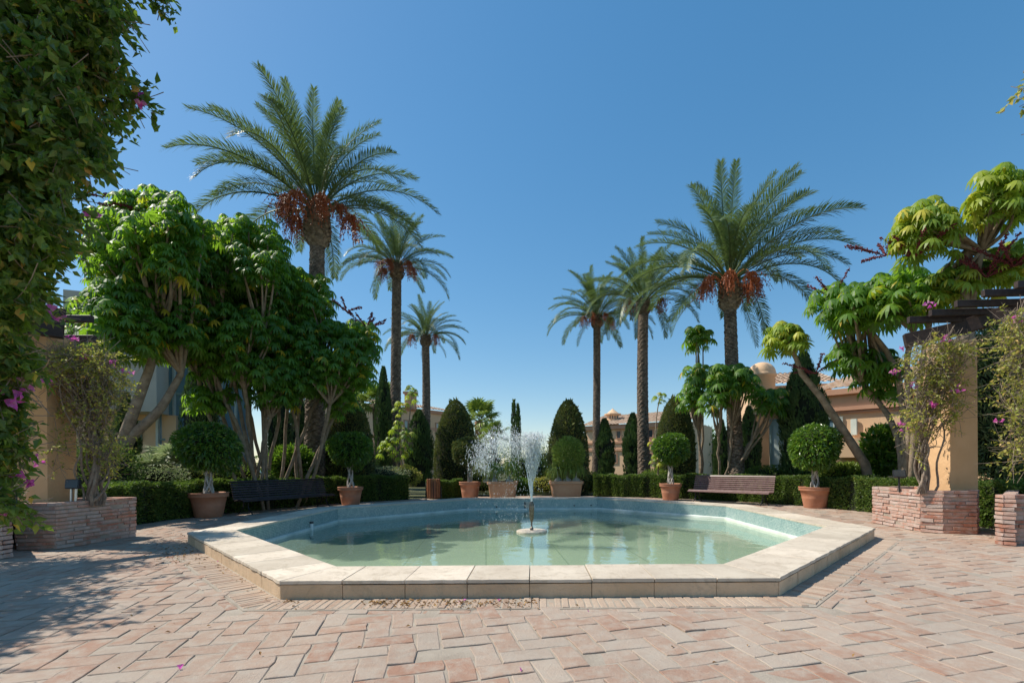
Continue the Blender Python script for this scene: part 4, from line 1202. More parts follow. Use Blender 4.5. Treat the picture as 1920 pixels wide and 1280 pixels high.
# --- potted trees
def pot_profile(R_, H):
    return [(R_ * 0.66, 0), (R_ * 0.70, 0.03), (R_ * 0.80, H * 0.45), (R_ * 0.81, H * 0.47), (R_ * 0.805, H * 0.49), (R_ * 0.90, H * 0.80), (R_ * 0.99, H * 0.82), (R_ * 1.0, H * 0.86), (R_ * 0.985, H * 0.95), (R_ * 1.02, H * 0.97), (R_ * 1.02, H), (R_ * 0.93, H), (R_ * 0.90, H * 0.9)]
def potted_ficus(label, x, y, cr, cz, Rp=0.385, Hp=0.565, seed=0, sc=(1, 1, 0.92), braid=True, mat_='ficus', pot_mat='terracotta', n=5200):
    rg = np.random.default_rng(seed)
    g = gnd(x, y)
    g[1] += Rp * 0.66; g[0] = (x - PX) * g[1] / F_PX
    t = thing('potted_tree', label, 'potted tree', tuple(g)); cz += 0.05
    mb = MB(); lathe(mb, pot_profile(Rp, Hp), 36, g); p_ = mb.build('pot', M[pot_mat], t, smooth=True)
    mb = MB(); disc(mb, Rp * 0.91, Hp * 0.92, g, 24); mb.build('soil', M['soil'], t)
    mb = MB(); top = cz - cr * 0.45
    if braid:
        for k in range(6):
            sg = 1 if k % 2 else -1
            z = np.linspace(Hp * 0.88, top, 22); q = (z - z[0]) / (z[-1] - z[0])
            a = k // 2 * 2.094 + sg * q * 4.4 + (0 if sg > 0 else 0.3)
            r = 0.075 + 0.02 * np.cos(q * 6) + 0.10 * q ** 5
            tube(mb, np.stack([g[0] + r * np.cos(a), g[1] + r * np.sin(a), z], -1), np.linspace(0.026, 0.017, 22), 7)
    else:
        for k in range(4):
            tube(mb, curve(g + (0.04 * k - 0.06, 0, Hp * 0.9), g + (rg.normal(0, 0.06), 0, (Hp + top) / 2), g + (rg.normal(0, 0.12), rg.normal(0, 0.1), top), 8), 0.02, 6)
    mb.build('trunk', M['pale_bark'], t, smooth=True)
    mb = MB(); leafy_ball(mb, g + (0, 0, cz), cr, n, 0.098, sc, 0.24, 0.46, 0.30, 0.25, -0.05)
    mb.build('foliage', M[mat_], t)
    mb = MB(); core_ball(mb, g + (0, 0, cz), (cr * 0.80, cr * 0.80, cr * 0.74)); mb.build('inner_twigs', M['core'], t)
    return t, g
potted_ficus('round braided ficus in a terracotta pot left of the left bench', 391, 971, 0.63, 1.66, 0.415, 0.59, 1, n=5600)
potted_ficus('round braided ficus in a terracotta pot right of the left bench', 657, 947, 0.64, 1.70, 0.375, 0.56, 2)
potted_ficus('bright green braided ficus in a small terracotta pot left of the right bench', 1257, 938, 0.57, 1.66, 0.365, 0.555, 3)
potted_ficus('round braided ficus in a terracotta pot right of the right bench', 1528, 953, 0.60, 1.62, 0.395, 0.565, 4)
potted_ficus('small ball-shaped myrtle in a dark red pot behind the pool rim', 881, 937, 0.56, 1.66, 0.38, 0.63, 5, braid=False, mat_='yew', pot_mat='terracotta', n=7000)

def strands(mb, c, n, L, spread, w=0.012, up=0.5, seed=0):
    rg = np.random.default_rng(seed)
    a = rg.uniform(0, 2 * math.pi, n); e = np.clip(rg.normal(0.7, 0.5, n), -0.3, 1.5)
    d = np.stack([np.cos(a) * np.cos(e), np.sin(a) * np.cos(e), np.sin(e)], -1)
    LL = L * rg.uniform(0.6, 1.1, n)[:, None]; s = np.stack([-np.sin(a), np.cos(a), 0 * a], -1) * w
    dn = np.array((0, 0, -1.0))
    q0 = c + 0 * d; q1 = q0 + d * LL * 0.35; q2 = q0 + d * LL * 0.65 * spread + dn * LL * 0.12; q3 = q0 + d * LL * 0.8 * spread + dn * LL * 0.50
    v = np.stack([q0 - s, q0 + s, q1 + s, q1 - s, q2 + s, q2 - s, q3], 1).reshape(-1, 3)
    i = np.arange(n)[:, None] * 7; t = rg.random(n)
    mb.add(v, i + np.array([[0, 1, 2, 3]]), t)
    mb.f.append(i + np.array([[3, 2, 4, 5]]) + (mb.n - len(v))); mb.t.append(t)
    mb.f.append(i + np.array([[5, 4, 6]]) + (mb.n - len(v))); mb.t.append(t)

def ponytail_pot(label, x, w_px, Z, plants, seed):
    c = at(x, 900, Z); c[2] = 0; r = w_px / 2 * Z / F_PX; H = 0.66
    t = thing('potted_ponytail_palms', label, 'potted plant', tuple(c))
    mb = MB(); lathe(mb, [(r * 0.78, 0), (r * 0.80, 0.02), (r * 0.93, H * 0.84), (r * 1.0, H * 0.86), (r * 1.0, H), (r * 0.92, H), (r * 0.9, H * 0.9)], 48, c, sq=7); mb.build('pot', M['terracotta_light'], t)
    mb = MB(); disc(mb, r * 0.91, H * 0.93, c, 32, 7); mb.build('soil', M['soil'], t)
    for k, (dx, hz, LL, n) in enumerate(plants):
        b = c + (dx, RNG.normal(0, 0.05), H * 0.92)
        mb = MB(); lathe(mb, [(0.10, 0), (0.15, 0.04), (0.13, 0.10), (0.05, 0.16), (0.03, 0.2)], 12, b)
        tp = b + (dx * 0.3 + RNG.normal(0, 0.04), 0, hz)
        tube(mb, curve(b + (0, 0, 0.12), b + (0, 0, hz * 0.5), tp, 6), np.linspace(0.04, 0.02, 6), 6); tr = mb.build('stem', M['pale_bark'], t, smooth=True)
        mb = MB(); strands(mb, tp, n, LL, 0.75, 0.008, seed=seed + k); mb.build('foliage', M['grassy'], t)
    return t
ponytail_pot('square terracotta pot of ponytail palms left of the fountain jet', 943, 56, 16.1, [(-0.3, 0.42, 0.85, 420), (0.22, 0.45, 0.85, 420), (-0.55, 0.55, 0.9, 300)], 1)
g = ponytail_pot('square terracotta pot with a bushy green mound right of the fountain jet', 1061, 62, 16.0, [(-0.25, 0.4, 0.85, 420), (0.05, 0.45, 0.75, 380), (0.35, 0.4, 0.7, 300)], 5)
mb = MB(); c = at(1066, 852, 16.0); leafy_ball(mb, c, 0.55, 5000, 0.10, (1, 0.9, 1.05), 0.1, 0.28, 0.5, 0.1, 0.4); mb.build('bush', M['grassy'], g)

# --- benches and bin
def bench(label, pa, pb, wood='bench_wood', pull=(1, 1)):
    """pa, pb: ground points under the left and right front feet"""
    pa, pb = [np.array((PC[0] + (q[0] - PC[0]) * k, PC[1] + (q[1] - PC[1]) * k, 0)) for q, k in zip((pa, pb), pull)]; d = pb - pa; rz = math.atan2(d[1], d[0]); L = np.linalg.norm(d[:2]) + 0.42
    c = (pa + pb) / 2
    t = thing('bench', label, 'bench', (c[0], c[1], 0), rz, group='slatted plaza benches')
    def add(name, mb, m_):
        me = mb.mesh(name); me.materials.append(m_); inst(name, me, t, (0, 0, 0))
    # profile in local y (back positive) and z
    for k, (y, z, an) in enumerate([(-0.06, 0.345, -25), (-0.015, 0.372, -6), (0.04, 0.378, 0), (0.095, 0.374, 5), (0.15, 0.366, 8), (0.205, 0.357, 10), (0.26, 0.348, 12)]):
        mb = MB(); bbox(mb, (0, y, z), (L, 0.046, 0.026), 0.005, M=np.array(Matrix.Rotation(R(-an), 3, 'X')), tint=RNG.random()); add('slat', mb, M[wood])
    for k in range(8):
        q = k / 7; y = 0.33 + 0.13 * q; z = 0.39 + 0.43 * q
        mb = MB(); bbox(mb, (0, y, z), (L, 0.024, 0.046), 0.005, M=np.array(Matrix.Rotation(R(-15 - (15 if k == 7 else 0)), 3, 'X')), tint=RNG.random()); add('slat', mb, M[wood])
    for sx in (-L / 2 + 0.21, 0.0, L / 2 - 0.21) if L > 3.2 else (-L / 2 + 0.21, L / 2 - 0.21):
        mb = MB()
        tube(mb, np.array([(sx, -0.04, 0.33), (sx, 0.10, 0.345), (sx, 0.27, 0.325), (sx, 0.33, 0.36), (sx, 0.41, 0.60), (sx, 0.475, 0.83)]), 0.014, 6)
        tube(mb, curve((sx, 0.02, 0.34), (sx, 0.12, 0.16), (sx, -0.05, 0.07), 7), 0.016, 6); tube(mb, curve((sx, -0.05, 0.07), (sx, -0.10, 0.03), (sx, -0.13, 0.0), 4), 0.016, 6)
        tube(mb, curve((sx, 0.26, 0.33), (sx, 0.20, 0.16), (sx, 0.38, 0.08), 7), 0.016, 6); tube(mb, curve((sx, 0.38, 0.08), (sx, 0.42, 0.04), (sx, 0.46, 0.0), 4), 0.016, 6)
        tube(mb, curve((sx, 0.03, 0.20), (sx, 0.16, 0.27), (sx, 0.28, 0.20), 6), 0.010, 6)
        add('leg', mb, M['iron'])
    return t
bench('dark slatted bench in deep shade on the left side of the pool', gnd(468, 964), gnd(614, 950), 'shaded_bench')
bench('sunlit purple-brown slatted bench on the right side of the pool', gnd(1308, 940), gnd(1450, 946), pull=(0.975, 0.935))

g = gnd(813, 938)
t = thing('litter_bin', 'red-brown slatted litter bin against the hedge end', 'bin', tuple(g))
mb = MB(); lathe(mb, [(0.19, 0.12), (0.19, 0.68), (0.18, 0.68), (0.18, 0.14), (0.01, 0.14)], 20, g); mb.build('liner', M['iron'], t)
for k in range(16):
    a = 2 * math.pi * k / 16
    mb = MB(); bbox(mb, g + (0.215 * math.cos(a), 0.215 * math.sin(a), 0.42), (0.03, 0.062, 0.66), 0.004, rz=a, tint=RNG.random()); mb.build('slat', M['bin_wood'], t)
for k in range(2):
    mb = MB(); tube(mb, [g + (0.26 * (-1) ** k, 0, 0), g + (0.26 * (-1) ** k, 0, 0.5)], 0.02, 6); mb.build('leg', M['iron'], t)

# ------------------------------------------------------------------ bougainvillea, vines, oleander
def sprigs(mb, P0, D0, L, k, leafL, W=0.6, seed=0, stem_mb=None, droop=0.15):
    """leaves along little twigs; returns leaf frames"""
    rg = np.random.default_rng(seed); n = len(P0)
    t = (np.arange(k) + 0.5) / k
    Lg = L * rg.uniform(0.6, 1.3, n)
    down = np.array((0, 0, -1.0))
    P = P0[:, None] + D0[:, None] * (Lg[:, None, None] * t[None, :, None]) + down * (Lg[:, None, None] * 0.25 * t[None, :, None] ** 2)
    P = P.reshape(-1, 3); m_ = len(P)
    D = unit(np.repeat(D0, k, 0) * 0.6 + unit(rg.normal(size=(m_, 3))) * 0.9 + down * 0.35)
    Nn = unit(rg.normal(size=(m_, 3)) + np.array((0, 0, 1.2)))
    Ls = leafL * rg.uniform(0.6, 1.25, m_)
    if stem_mb is not None:
        for i in range(n):
            e = P0[i] + D0[i] * Lg[i] + down * Lg[i] * 0.25
            tube(stem_mb, [P0[i], (P0[i] + e) / 2 + down * -0.01, e], [0.006, 0.004, 0.002], 3, cap=False)
    return P, D, Nn, Ls

def petal_cluster(mb, c, r, n, rg, sz=0.045):
    for _ in range(n):
        p = c + rg.normal(0, r, 3); d = unit(rg.normal(size=3))
        s = unit(np.cross(d, rg.normal(size=3)))
        for k in range(3):
            dd = unit(d * 0.5 + s * math.cos(k * 2.09) + np.cross(d, s) * math.sin(k * 2.09))
            leaves(mb, np.array([p]), dd[None], np.array([d]), sz, 0.85, tint=np.array([rg.random()]))

def boug_mass(label, bound, y0, y1, x_left, Z0, Z1, n, seed, pts=None, leafL=0.085, flowers=(), inner=True, mat_='boug', tw=1.0, grp=None):
    """bound: list of (y, x) of the right hand outline as seen in the photograph"""
    rg = np.random.default_rng(seed)
    by, bx = np.array(bound).T
    ys = rg.uniform(y0, y1, n); xb = np.interp(ys, by, bx)
    if n > 500: xb = xb - 22 + 15 * np.sin(ys / 21) + 9 * np.sin(ys / 8.3 + 1) - 16 * rg.random(n)
    xs = xb - 14 - rg.random(n) ** 1.1 * (xb - x_left)
    Zs = rg.uniform(Z0, Z1, n)
    # rounder in depth towards the outline
    e = np.clip((xb - xs) / 120, 0.0, 1) ** 0.5
    Zm = (Z0 + Z1) / 2; Zs = Zm + (Zs - Zm) * (0.25 + 0.75 * e)
    # uneven clumps: drop twigs where a noise field is low
    P0 = np.array([at(a, b_, c) for a, b_, c in zip(xs, ys, Zs)]) if pts is None else pts
    D0 = unit(rg.normal(size=(n, 3)) * 0.8 + np.array((0.55, -0.5, -0.05)))
    if n > 500:                                            # clumps and hollows
        f = 9.0 * (0.42 / max(tw, 0.42))
        w_ = np.sin(P0[:, 0] * f + 2 * np.sin(P0[:, 2] * f * 0.6)) + np.sin(P0[:, 2] * f * 1.2 + P0[:, 1] * f) + 0.6 * rg.normal(size=n)
        kp = (w_ > -0.55) | (P0[:, 1] > np.quantile(P0[:, 1], 0.75)) & (tw < 1)
        P0, D0 = P0[kp], D0[kp]; n = len(P0)
    stems = MB()
    P, D, Nn, Ls = sprigs(None, P0, D0, 0.30 * tw, 11, leafL, seed=seed + 1)
    c = P.mean(0)
    t = thing('bougainvillea', label, 'climbing plant', (c[0], c[1], 0), group=grp)
    stemv = MB()
    sel = rg.choice(n, min(n, 1600), replace=False)
    for i in sel:
        e_ = P0[i] + D0[i] * 0.16 * tw
        w4 = curve(P0[i] - D0[i] * (0.35 if n > 500 else 0.0) * tw + rg.normal(0, 0.1 * tw, 3), P0[i] + rg.normal(0, 0.07 * tw, 3), e_ - (0, 0, 0.06 * tw) + rg.normal(0, 0.02 * tw, 3), 6); tube(stemv, w4, np.linspace(0.006 * tw, 0.002 * tw, 6), 3, cap=False)
    stemv.build('twigs', M['vine_bark'], t)
    # the leaves nearest the viewer as single pieces, the rest as one mass
    o_ = np.argsort(P[:, 1] + 0.6 * rg.random(len(P)))[:300]
    mask = np.ones(len(P), bool); mask[o_] = False
    mb = MB(); leaves(mb, P[mask], D[mask], Nn[mask], Ls[mask], 0.62, 0.22, droop=0.1); mb.build('foliage', M[mat_], t, kind='stuff')
    tm = MB(); leaves(tm, np.zeros((1, 3)), np.array([(1.0, 0, 0)]), np.array([(0, 0, 1.0)]), 1.0, 0.62, 0.22, tint=np.array([0.0]), droop=0.1)
    lm = tm.mesh('leaf'); lm.materials.append(M[mat_])
    for i in o_:
        X = D[i]; S = unit(np.cross(X, Nn[i])); U = np.cross(S, X)
        o = bpy.data.objects.new('leaf', lm); C.objects.link(o); o.parent = t
        mm = Matrix(((X[0], -S[0], U[0]), (X[1], -S[1], U[1]), (X[2], -S[2], U[2]))).to_4x4() @ Matrix.Scale(Ls[i], 4)
        o.matrix_local = Matrix.Translation(Vector(P[i]) - t.location) @ mm
    for (fx, fy, fz, fr, fn) in flowers:
        mb = MB(); petal_cluster(mb, at(fx, fy, fz), fr, fn, rg, 0.030 if tw < 1 else 0.045); mb.build('flowers', M['petal'], t, kind='stuff')
    return t
boug_mass('huge leafy bougainvillea filling the upper left corner',
          [(-160, 250), (0, 252), (60, 262), (110, 258), (150, 240), (190, 228), (220, 245), (270, 225), (300, 232), (330, 190), (370, 180), (420, 176), (470, 132), (520, 112), (570, 100), (620, 84)],
          -120, 610, -190, 2.15, 2.85, 6000, 1, leafL=0.050, tw=0.42, flowers=[(165, 396, 2.45, 0.012, 3), (103, 588, 2.45, 0.02, 4)])
boug_mass('single bougainvillea sprig jutting out against the sky upper left', [(175, 285), (210, 298)], 182, 205, 240, 2.6, 2.7, 16, 3, leafL=0.050, tw=0.42, flowers=[(257, 178, 2.6, 0.012, 3), (266, 199, 2.6, 0.012, 4)])
boug_mass('small leafy bougainvillea tip hanging in from the top edge', [(-40, 326), (16, 330)], -30, 14, 300, 2.6, 2.7, 14, 4, leafL=0.050, tw=0.42)
boug_mass('bougainvillea with violet flowers hanging down the left edge', [(600, 105), (650, 90), (720, 66), (780, 70), (820, 75), (870, 45), (920, 62), (960, 58), (985, 40)], 600, 955, -120, 2.25, 2.7, 1150, 5, leafL=0.050, tw=0.42,
          flowers=[(50, 730, 2.4, 0.015, 4), (22, 752, 2.35, 0.022, 7), (20, 892, 2.4, 0.014, 3), (42, 905, 2.5, 0.014, 3), (70, 862, 2.5, 0.012, 3), (88, 712, 2.6, 0.014, 3), (15, 955, 2.4, 0.016, 3)])
q = RNG.random(3000)
hp = np.stack([-7.6 - 1.1 * q - 0.5 * RNG.random(3000) + 0.35 * RNG.normal(size=3000) - 0.12 * (3.3 * q), 3.5 + 3.0 * q + 0.2 * RNG.normal(size=3000), 3.35 + 0.28 * RNG.normal(size=3000) - 0.9 * RNG.random(3000) ** 3], -1)
hp[:, 0] += 1.25 - 0.5 * q
boug_mass('bougainvillea heaped on the pergola behind the left pillar', [(0, 0), (1, 0)], 0, 1, -1, 6.3, 8.0, 3000, 9, pts=hp, leafL=0.08, flowers=[])
# two leaves from the right edge
boug_mass('green creeper tips entering at the upper right edge', [(110, 1955), (260, 1955)], 120, 245, 1925, 3.2, 3.4, 12, 6, leafL=0.05, tw=0.42, mat_='vine')

def vine(label, regs, root, seed, mat_='vine', leafL=0.055, stems=10, flowers=(), nstem_r=0.018):
    """regs: (x, y, rx, ry, Z, dz, sprigs)"""
    rg = np.random.default_rng(seed)
    P0, D0 = [], []
    for (x, y, rx, ry, Z, dz, n) in regs:
        for _ in range(n):
            d = unit(rg.normal(size=3)) * rg.random() ** 0.4
            P0.append(at(x + rx * d[0], y + ry * d[2], Z + dz * d[1])); D0.append(unit(d * 0.5 + rg.normal(size=3) * 0.7))
    P0, D0 = np.array(P0), np.array(D0)
    t = thing('climbing_vine', label, 'climbing plant', tuple(root))
    root = np.array(root, float)
    mb = MB()
    tips = P0[rg.choice(len(P0), min(len(P0), stems * 5), replace=False)]
    for k in range(stems):
        tip = P0[rg.integers(len(P0))]
        top = P0[np.argmax(P0[:, 2])] if k < 3 else tip
        m_ = np.array((root[0] + rg.normal(0, 0.12), root[1] + rg.normal(0, 0.1), (root[2] + top[2]) / 2))
        p = curve(root + (rg.normal(0, 0.05), rg.normal(0, 0.05), 0), m_, top, 16)
        a = np.linspace(0, 1, 16) * 14 + rg.uniform(0, 6); w = 0.035
        p[1:] += np.stack([w * np.cos(a[1:]), w * np.sin(a[1:]), 0 * a[1:]], -1)
        tube(mb, p, np.linspace(nstem_r * rg.uniform(0.7, 1.6), 0.007, 16), 6)
    for tp in tips:
        s = root + (tp - root) * 0.35; s[:2] = root[:2] + (tp[:2] - root[:2]) * 0.3; s[2] = root[2] + (tp[2] - root[2]) * 0.7
        p = curve(s, (s + tp) / 2 + rg.normal(0, 0.12, 3), tp, 8); p[1:-1] += rg.normal(0, 0.02, (6, 3))
        tube(mb, p, np.linspace(0.009, 0.003, 8), 4, cap=False)
    mb.build('stems', M['vine_bark'], t)
    mb = MB()
    for i in range(len(P0)):
        q = P0[i] + D0[i] * 0.3 + rg.normal(0, 0.03, 3)
        tube(mb, [P0[i] - D0[i] * 0.25, P0[i] + rg.normal(0, 0.02, 3), q], [0.004, 0.003, 0.0015], 3, cap=False)
    mb.build('twigs', M['vine_bark'], t, kind='stuff')
    P, D, Nn, Ls = sprigs(None, P0, D0, 0.26, 9, leafL, seed=seed + 1)
    mb = MB(); leaves(mb, P, D, Nn, Ls, 0.6, 0.2); mb.build('foliage', M[mat_], t, kind='stuff')
    for (fx, fy, fz, fr, fn) in flowers:
        mb = MB(); petal_cluster(mb, at(fx, fy, fz), fr, fn, rg); mb.build('flowers', M['petal'], t, kind='stuff')
    return t
vine('pale green vine with pink flowers climbing the right pillar', [(1748, 690, 52, 55, 7.85, 0.25, 190), (1790, 650, 45, 22, 7.7, 0.2, 70), (1735, 770, 45, 60, 7.9, 0.25, 110), (1780, 745, 40, 60, 7.75, 0.15, 60), (1720, 840, 25, 30, 7.95, 0.2, 12)],
     (6.72, 8.05, 0.66), 31, stems=14, flowers=[(1678, 695, 7.9, 0.03, 7), (1716, 720, 7.8, 0.03, 5), (1750, 757, 7.7, 0.03, 8), (1688, 793, 7.9, 0.04, 7), (1795, 733, 7.6, 0.03, 6), (1770, 640, 7.6, 0.03, 4), (1744, 568, 7.7, 0.03, 5), (1688, 655, 7.9, 0.02, 3)])
vine('tangled pale vine over the left pillar and planter', [(150, 680, 70, 45, 7.5, 0.35, 250), (200, 720, 45, 50, 7.6, 0.3, 150), (95, 690, 50, 40, 7.2, 0.3, 120), (160, 760, 55, 60, 7.5, 0.3, 170), (195, 840, 40, 60, 7.6, 0.3, 130), (110, 850, 40, 40, 7.2, 0.2, 16)],
     (-6.98, 7.45, 0.60), 32, stems=16, leafL=0.05, flowers=[(135, 632, 7.2, 0.03, 7), (90, 714, 7.1, 0.03, 8), (215, 680, 7.5, 0.04, 6), (240, 698, 7.5, 0.03, 5), (70, 865, 7.0, 0.03, 4), (160, 668, 7.3, 0.03, 5)])
vine('vine tumbling down at the right edge beyond the pillar', [(1925, 700, 55, 130, 6.9, 0.35, 230), (1915, 620, 50, 50, 6.9, 0.3, 110), (1915, 830, 40, 70, 7.0, 0.3, 60)],
     tuple(np.append(gnd(1960, 1010)[:2] + (0.5, 0.3), 0.66)), 33, stems=8, flowers=[(1908, 600, 6.8, 0.03, 5), (1874, 786, 6.9, 0.03, 4)])
# small metal trellis on the pillar
mb = MB()
t0 = thing('trellis', 'small silvery lattice strapped to the left face of the right pillar', 'trellis', (6.95, 8.0, 2.4))
for k in range(7):
    for sg in (-1, 1):
        z = 2.35 + k * 0.09
        mb.add([(6.94, 7.86, z), (6.94, 7.87, z + 0.012), (6.94, 8.25, z + sg * 0.2 + 0.012), (6.94, 8.25, z + sg * 0.2), (6.93, 7.86, z), (6.93, 7.87, z + 0.012), (6.93, 8.25, z + sg * 0.2 + 0.012), (6.93, 8.25, z + sg * 0.2)], BOXF)
mb.build('strip', M['steel'], t0)

def bush(name, label, cat, c, r, sc, n, L, mat_, W=0.3, lump=0.2, up=0.6, group=None, inward=0.6, core=0.7):
    t = thing(name, label, cat, (c[0], c[1], 0), group=group)
    mb = MB(); leafy_ball(mb, c, r, n, L, sc, lump, W, inward, 0.05, up); mb.build('foliage', M[mat_], t, kind='stuff' if False else None)
    if core:
        mb = MB(); core_ball(mb, c, np.array(sc) * r * core); mb.build('inner_twigs', M['core'], t)
    return t
c = at(1885, 800, 10.3); bush('oleander', 'tall grey-green oleander filling the right edge behind the pillar', 'shrub', (c[0], c[1], 2.25), 1.0, (1.1, 0.8, 2.15), 20000, 0.17, 'olean', 0.2, 0.15)
c = at(1990, 780, 10.6); bush('oleander', 'second oleander running out of the photo on the right', 'shrub', (c[0], c[1], 2.3), 1.1, (1.1, 0.8, 2.0), 12000, 0.17, 'olean', 0.2, 0.15)

def fan_palm(label, x, y, Z, L, n, seed, trunk=0.0, petiole=0.35, base_z=0.0, mat_='grassy', tw=0.12):
    """palm with round pleated fans"""
    rg = np.random.default_rng(seed); c = at(x, y, Z)
    t = thing('fan_palm', label, 'palm tree', (c[0], c[1], 0))
    mb = MB(); tube(mb, np.array([(c[0], c[1], -0.05), (c[0] + 0.02, c[1], c[2] * 0.5), c]), (tw * 1.2, tw, tw * 1.1), 12); mb.build('trunk', M['terracotta_light'] if trunk else M['palm_bark'], t)
    fm = []
    for v_ in range(3):
        mb = MB(); e = R((60, 25, -15)[v_]); d = np.array((math.cos(e), 0, math.sin(e))); end = d * L * petiole * 2
        tube(mb, [(0, 0, 0), end], (0.014, 0.01), 4, cap=False)
        e1 = d; e2 = np.array((0, 1.0, 0)); ax = np.cross(e1, e2)
        for k in range(22):
            a = (k / 21 - 0.5) * 4.4; o_ = e1 * math.cos(a) + e2 * math.sin(a); s_ = np.cross(ax, o_)
            ll = L * rg.uniform(0.85, 1.05) * (0.8 + 0.2 * math.cos(a)); w = L * 0.055
            p1 = end + o_ * ll * 0.55; p2 = end + o_ * ll + (0, 0, -ll * 0.28)
            mb.add([end, p1 + s_ * w + ax * w * 0.5 * (-1) ** k, p1 - s_ * w, p2], np.array([(0, 1, 2), (1, 3, 2)]), rg.random())
        me = mb.mesh('fan_leaf'); me.materials.append(M[mat_]); fm.append(me)
    for k in range(n):
        q = (k + 0.5) / n
        inst('fan_leaf', fm[min(2, int(q * 3))], t, Vector(c) - t.location, k * 2.4, rg.uniform(0.85, 1.1), rx=rg.normal(0, 0.15), ry=rg.normal(0, 0.12))
    return t
fan_palm('bright green fan palm with orange trunk beside the clipped yew', 899, 790, 24, 0.75, 26, 1, 1, 0.5, tw=0.22)
fan_palm('fan palm high behind the umbrella tree and the second palm', 706, 755, 25, 0.8, 26, 2, 0, 0.45, tw=0.2)
fan_palm('low dark fan palm between the green fan palm and the fountain spray', 925, 815, 22, 0.55, 18, 3, 0, 0.4, tw=0.15)
fan_palm('low silvery fan palm behind the hedge left of the first potted ficus', 318, 872, 12.5, 0.55, 20, 4, 0, 0.3, mat_='silver')
fan_palm('pale fan palm behind the hedge near the leaning trunk', 285, 880, 11.8, 0.42, 16, 5, 0, 0.3, mat_='silver')

# garden shrubs beyond the hedges
SH = [
 ('silver-leaved bush behind the hedge next to the second left potted ficus', 705, 893, 15.6, 0.75, (1.7, 0.8, 0.55), 'silver', 0.07),
 ('leafy green shrub at the foot of the many-stemmed umbrella tree', 545, 868, 12.8, 0.62, (1.3, 0.8, 0.9), 'ficus', 0.15),
 ('dark shrub behind the left bench', 430, 890, 12.9, 0.7, (1.8, 0.7, 0.6), 'hedge', 0.08),
 ('pale mounded shrub behind the left hedge', 270, 893, 10.9, 0.6, (1.7, 0.8, 0.5), 'silver', 0.06),
 ('low shrub under the silver fan palm', 345, 895, 11.5, 0.55, (1.4, 0.7, 0.5), 'vine', 0.05),
 ('sunlit lime shrub behind the hedge below the second palm', 760, 893, 18.8, 0.6, (1.1, 0.8, 0.7), 'vine', 0.07),
 ('feathery green shrub behind the right hedge near the leaning trunk', 1590, 888, 12.6, 0.55, (1.6, 0.7, 0.55), 'grassy', 0.10),
 ('small shrub behind the right bench', 1440, 890, 15.8, 0.5, (1.8, 0.7, 0.6), 'hedge', 0.07),
 ('bright shrub between the hedge and the ringed palm', 1240, 893, 18.6, 0.5, (1.6, 0.7, 0.5), 'grassy', 0.08),
 ('low shrub with dark red pots beyond it behind the fountain', 1020, 910, 19.0, 0.5, (1.6, 0.8, 0.75), 'vine', 0.07),
 ('low green shrub beyond the gap in the hedge', 975, 915, 18.4, 0.45, (1.2, 0.8, 0.8), 'ficus', 0.08),
 ('yellow-green shrub beyond the pool between pots and yew', 1105, 905, 19.6, 0.55, (0.9, 0.8, 0.9), 'vine', 0.07),
 ('shrub behind the red pot', 905, 905, 18.5, 0.6, (1.2, 0.8, 0.8), 'vine', 0.07),
 ('dark bush far behind the gap left of the fountain jet', 985, 878, 30.0, 1.0, (1.6, 0.9, 0.9), 'hedge', 0.12),
 ('dark bush far behind the gap right of the fountain jet', 1020, 872, 32.0, 1.1, (1.5, 0.9, 1.1), 'hedge', 0.12),
 ('leafy bush behind the leaning trunk by the ochre house', 1660, 845, 12.6, 0.6, (1.0, 0.7, 1.1), 'ficus', 0.16),
 ('dark shrub in the shade beyond the left planter', 190, 880, 10.5, 0.7, (1.3, 0.7, 1.0), 'hedge', 0.09),
 ('broad dark shrub beneath the thick palm trunk', 620, 885, 15.4, 0.7, (1.6, 0.7, 0.7), 'hedge', 0.09),
]
for lab, x, y, Z, r, sc, m_, L in SH:
    c = at(x, y, Z)
    while math.hypot(c[0] - PC[0], c[1] - PC[1]) < 9.15 + r * min(sc[0], 1.2) * 0.55:
        Z += 0.2; c = at(x, y, Z)
    c[2] = max(c[2], 0.3); bush('shrub', lab, 'shrub', c, r, sc, 3200, L, m_, 0.45, 0.22, 0.5)
# trailing lily-like plant along the foot of the right hedge
# far tree line
for k, (x, y, Z, r, sc) in enumerate([(640, 860, 60, 4, (2.6, 1, 0.8)), (880, 862, 75, 4, (1.8, 1, 0.7)), (1075, 866, 80, 3.2, (1.6, 1, 0.7)), (1330, 858, 50, 3, (2.6, 1, 1.0)), (150, 830, 40, 4.5, (2.0, 1, 1.2)), (1950, 800, 40, 5, (1.6, 1, 1.2))]):
    c = at(x, y, Z); c[2] = max(c[2], 1.0)
    bush('far_tree', ['dark tree mass behind the clipped yew on the left', 'distant low tree beyond the green fan palm', 'distant low tree beyond the pool right of the jet', 'tree mass behind the umbrella trees right of centre', 'dark tree mass far behind the left planter', 'dark tree mass far behind the right edge'][k], 'tree', c, r, sc, 3500, 0.45 if Z > 45 else 0.35, 'hedge', 0.5, 0.25)

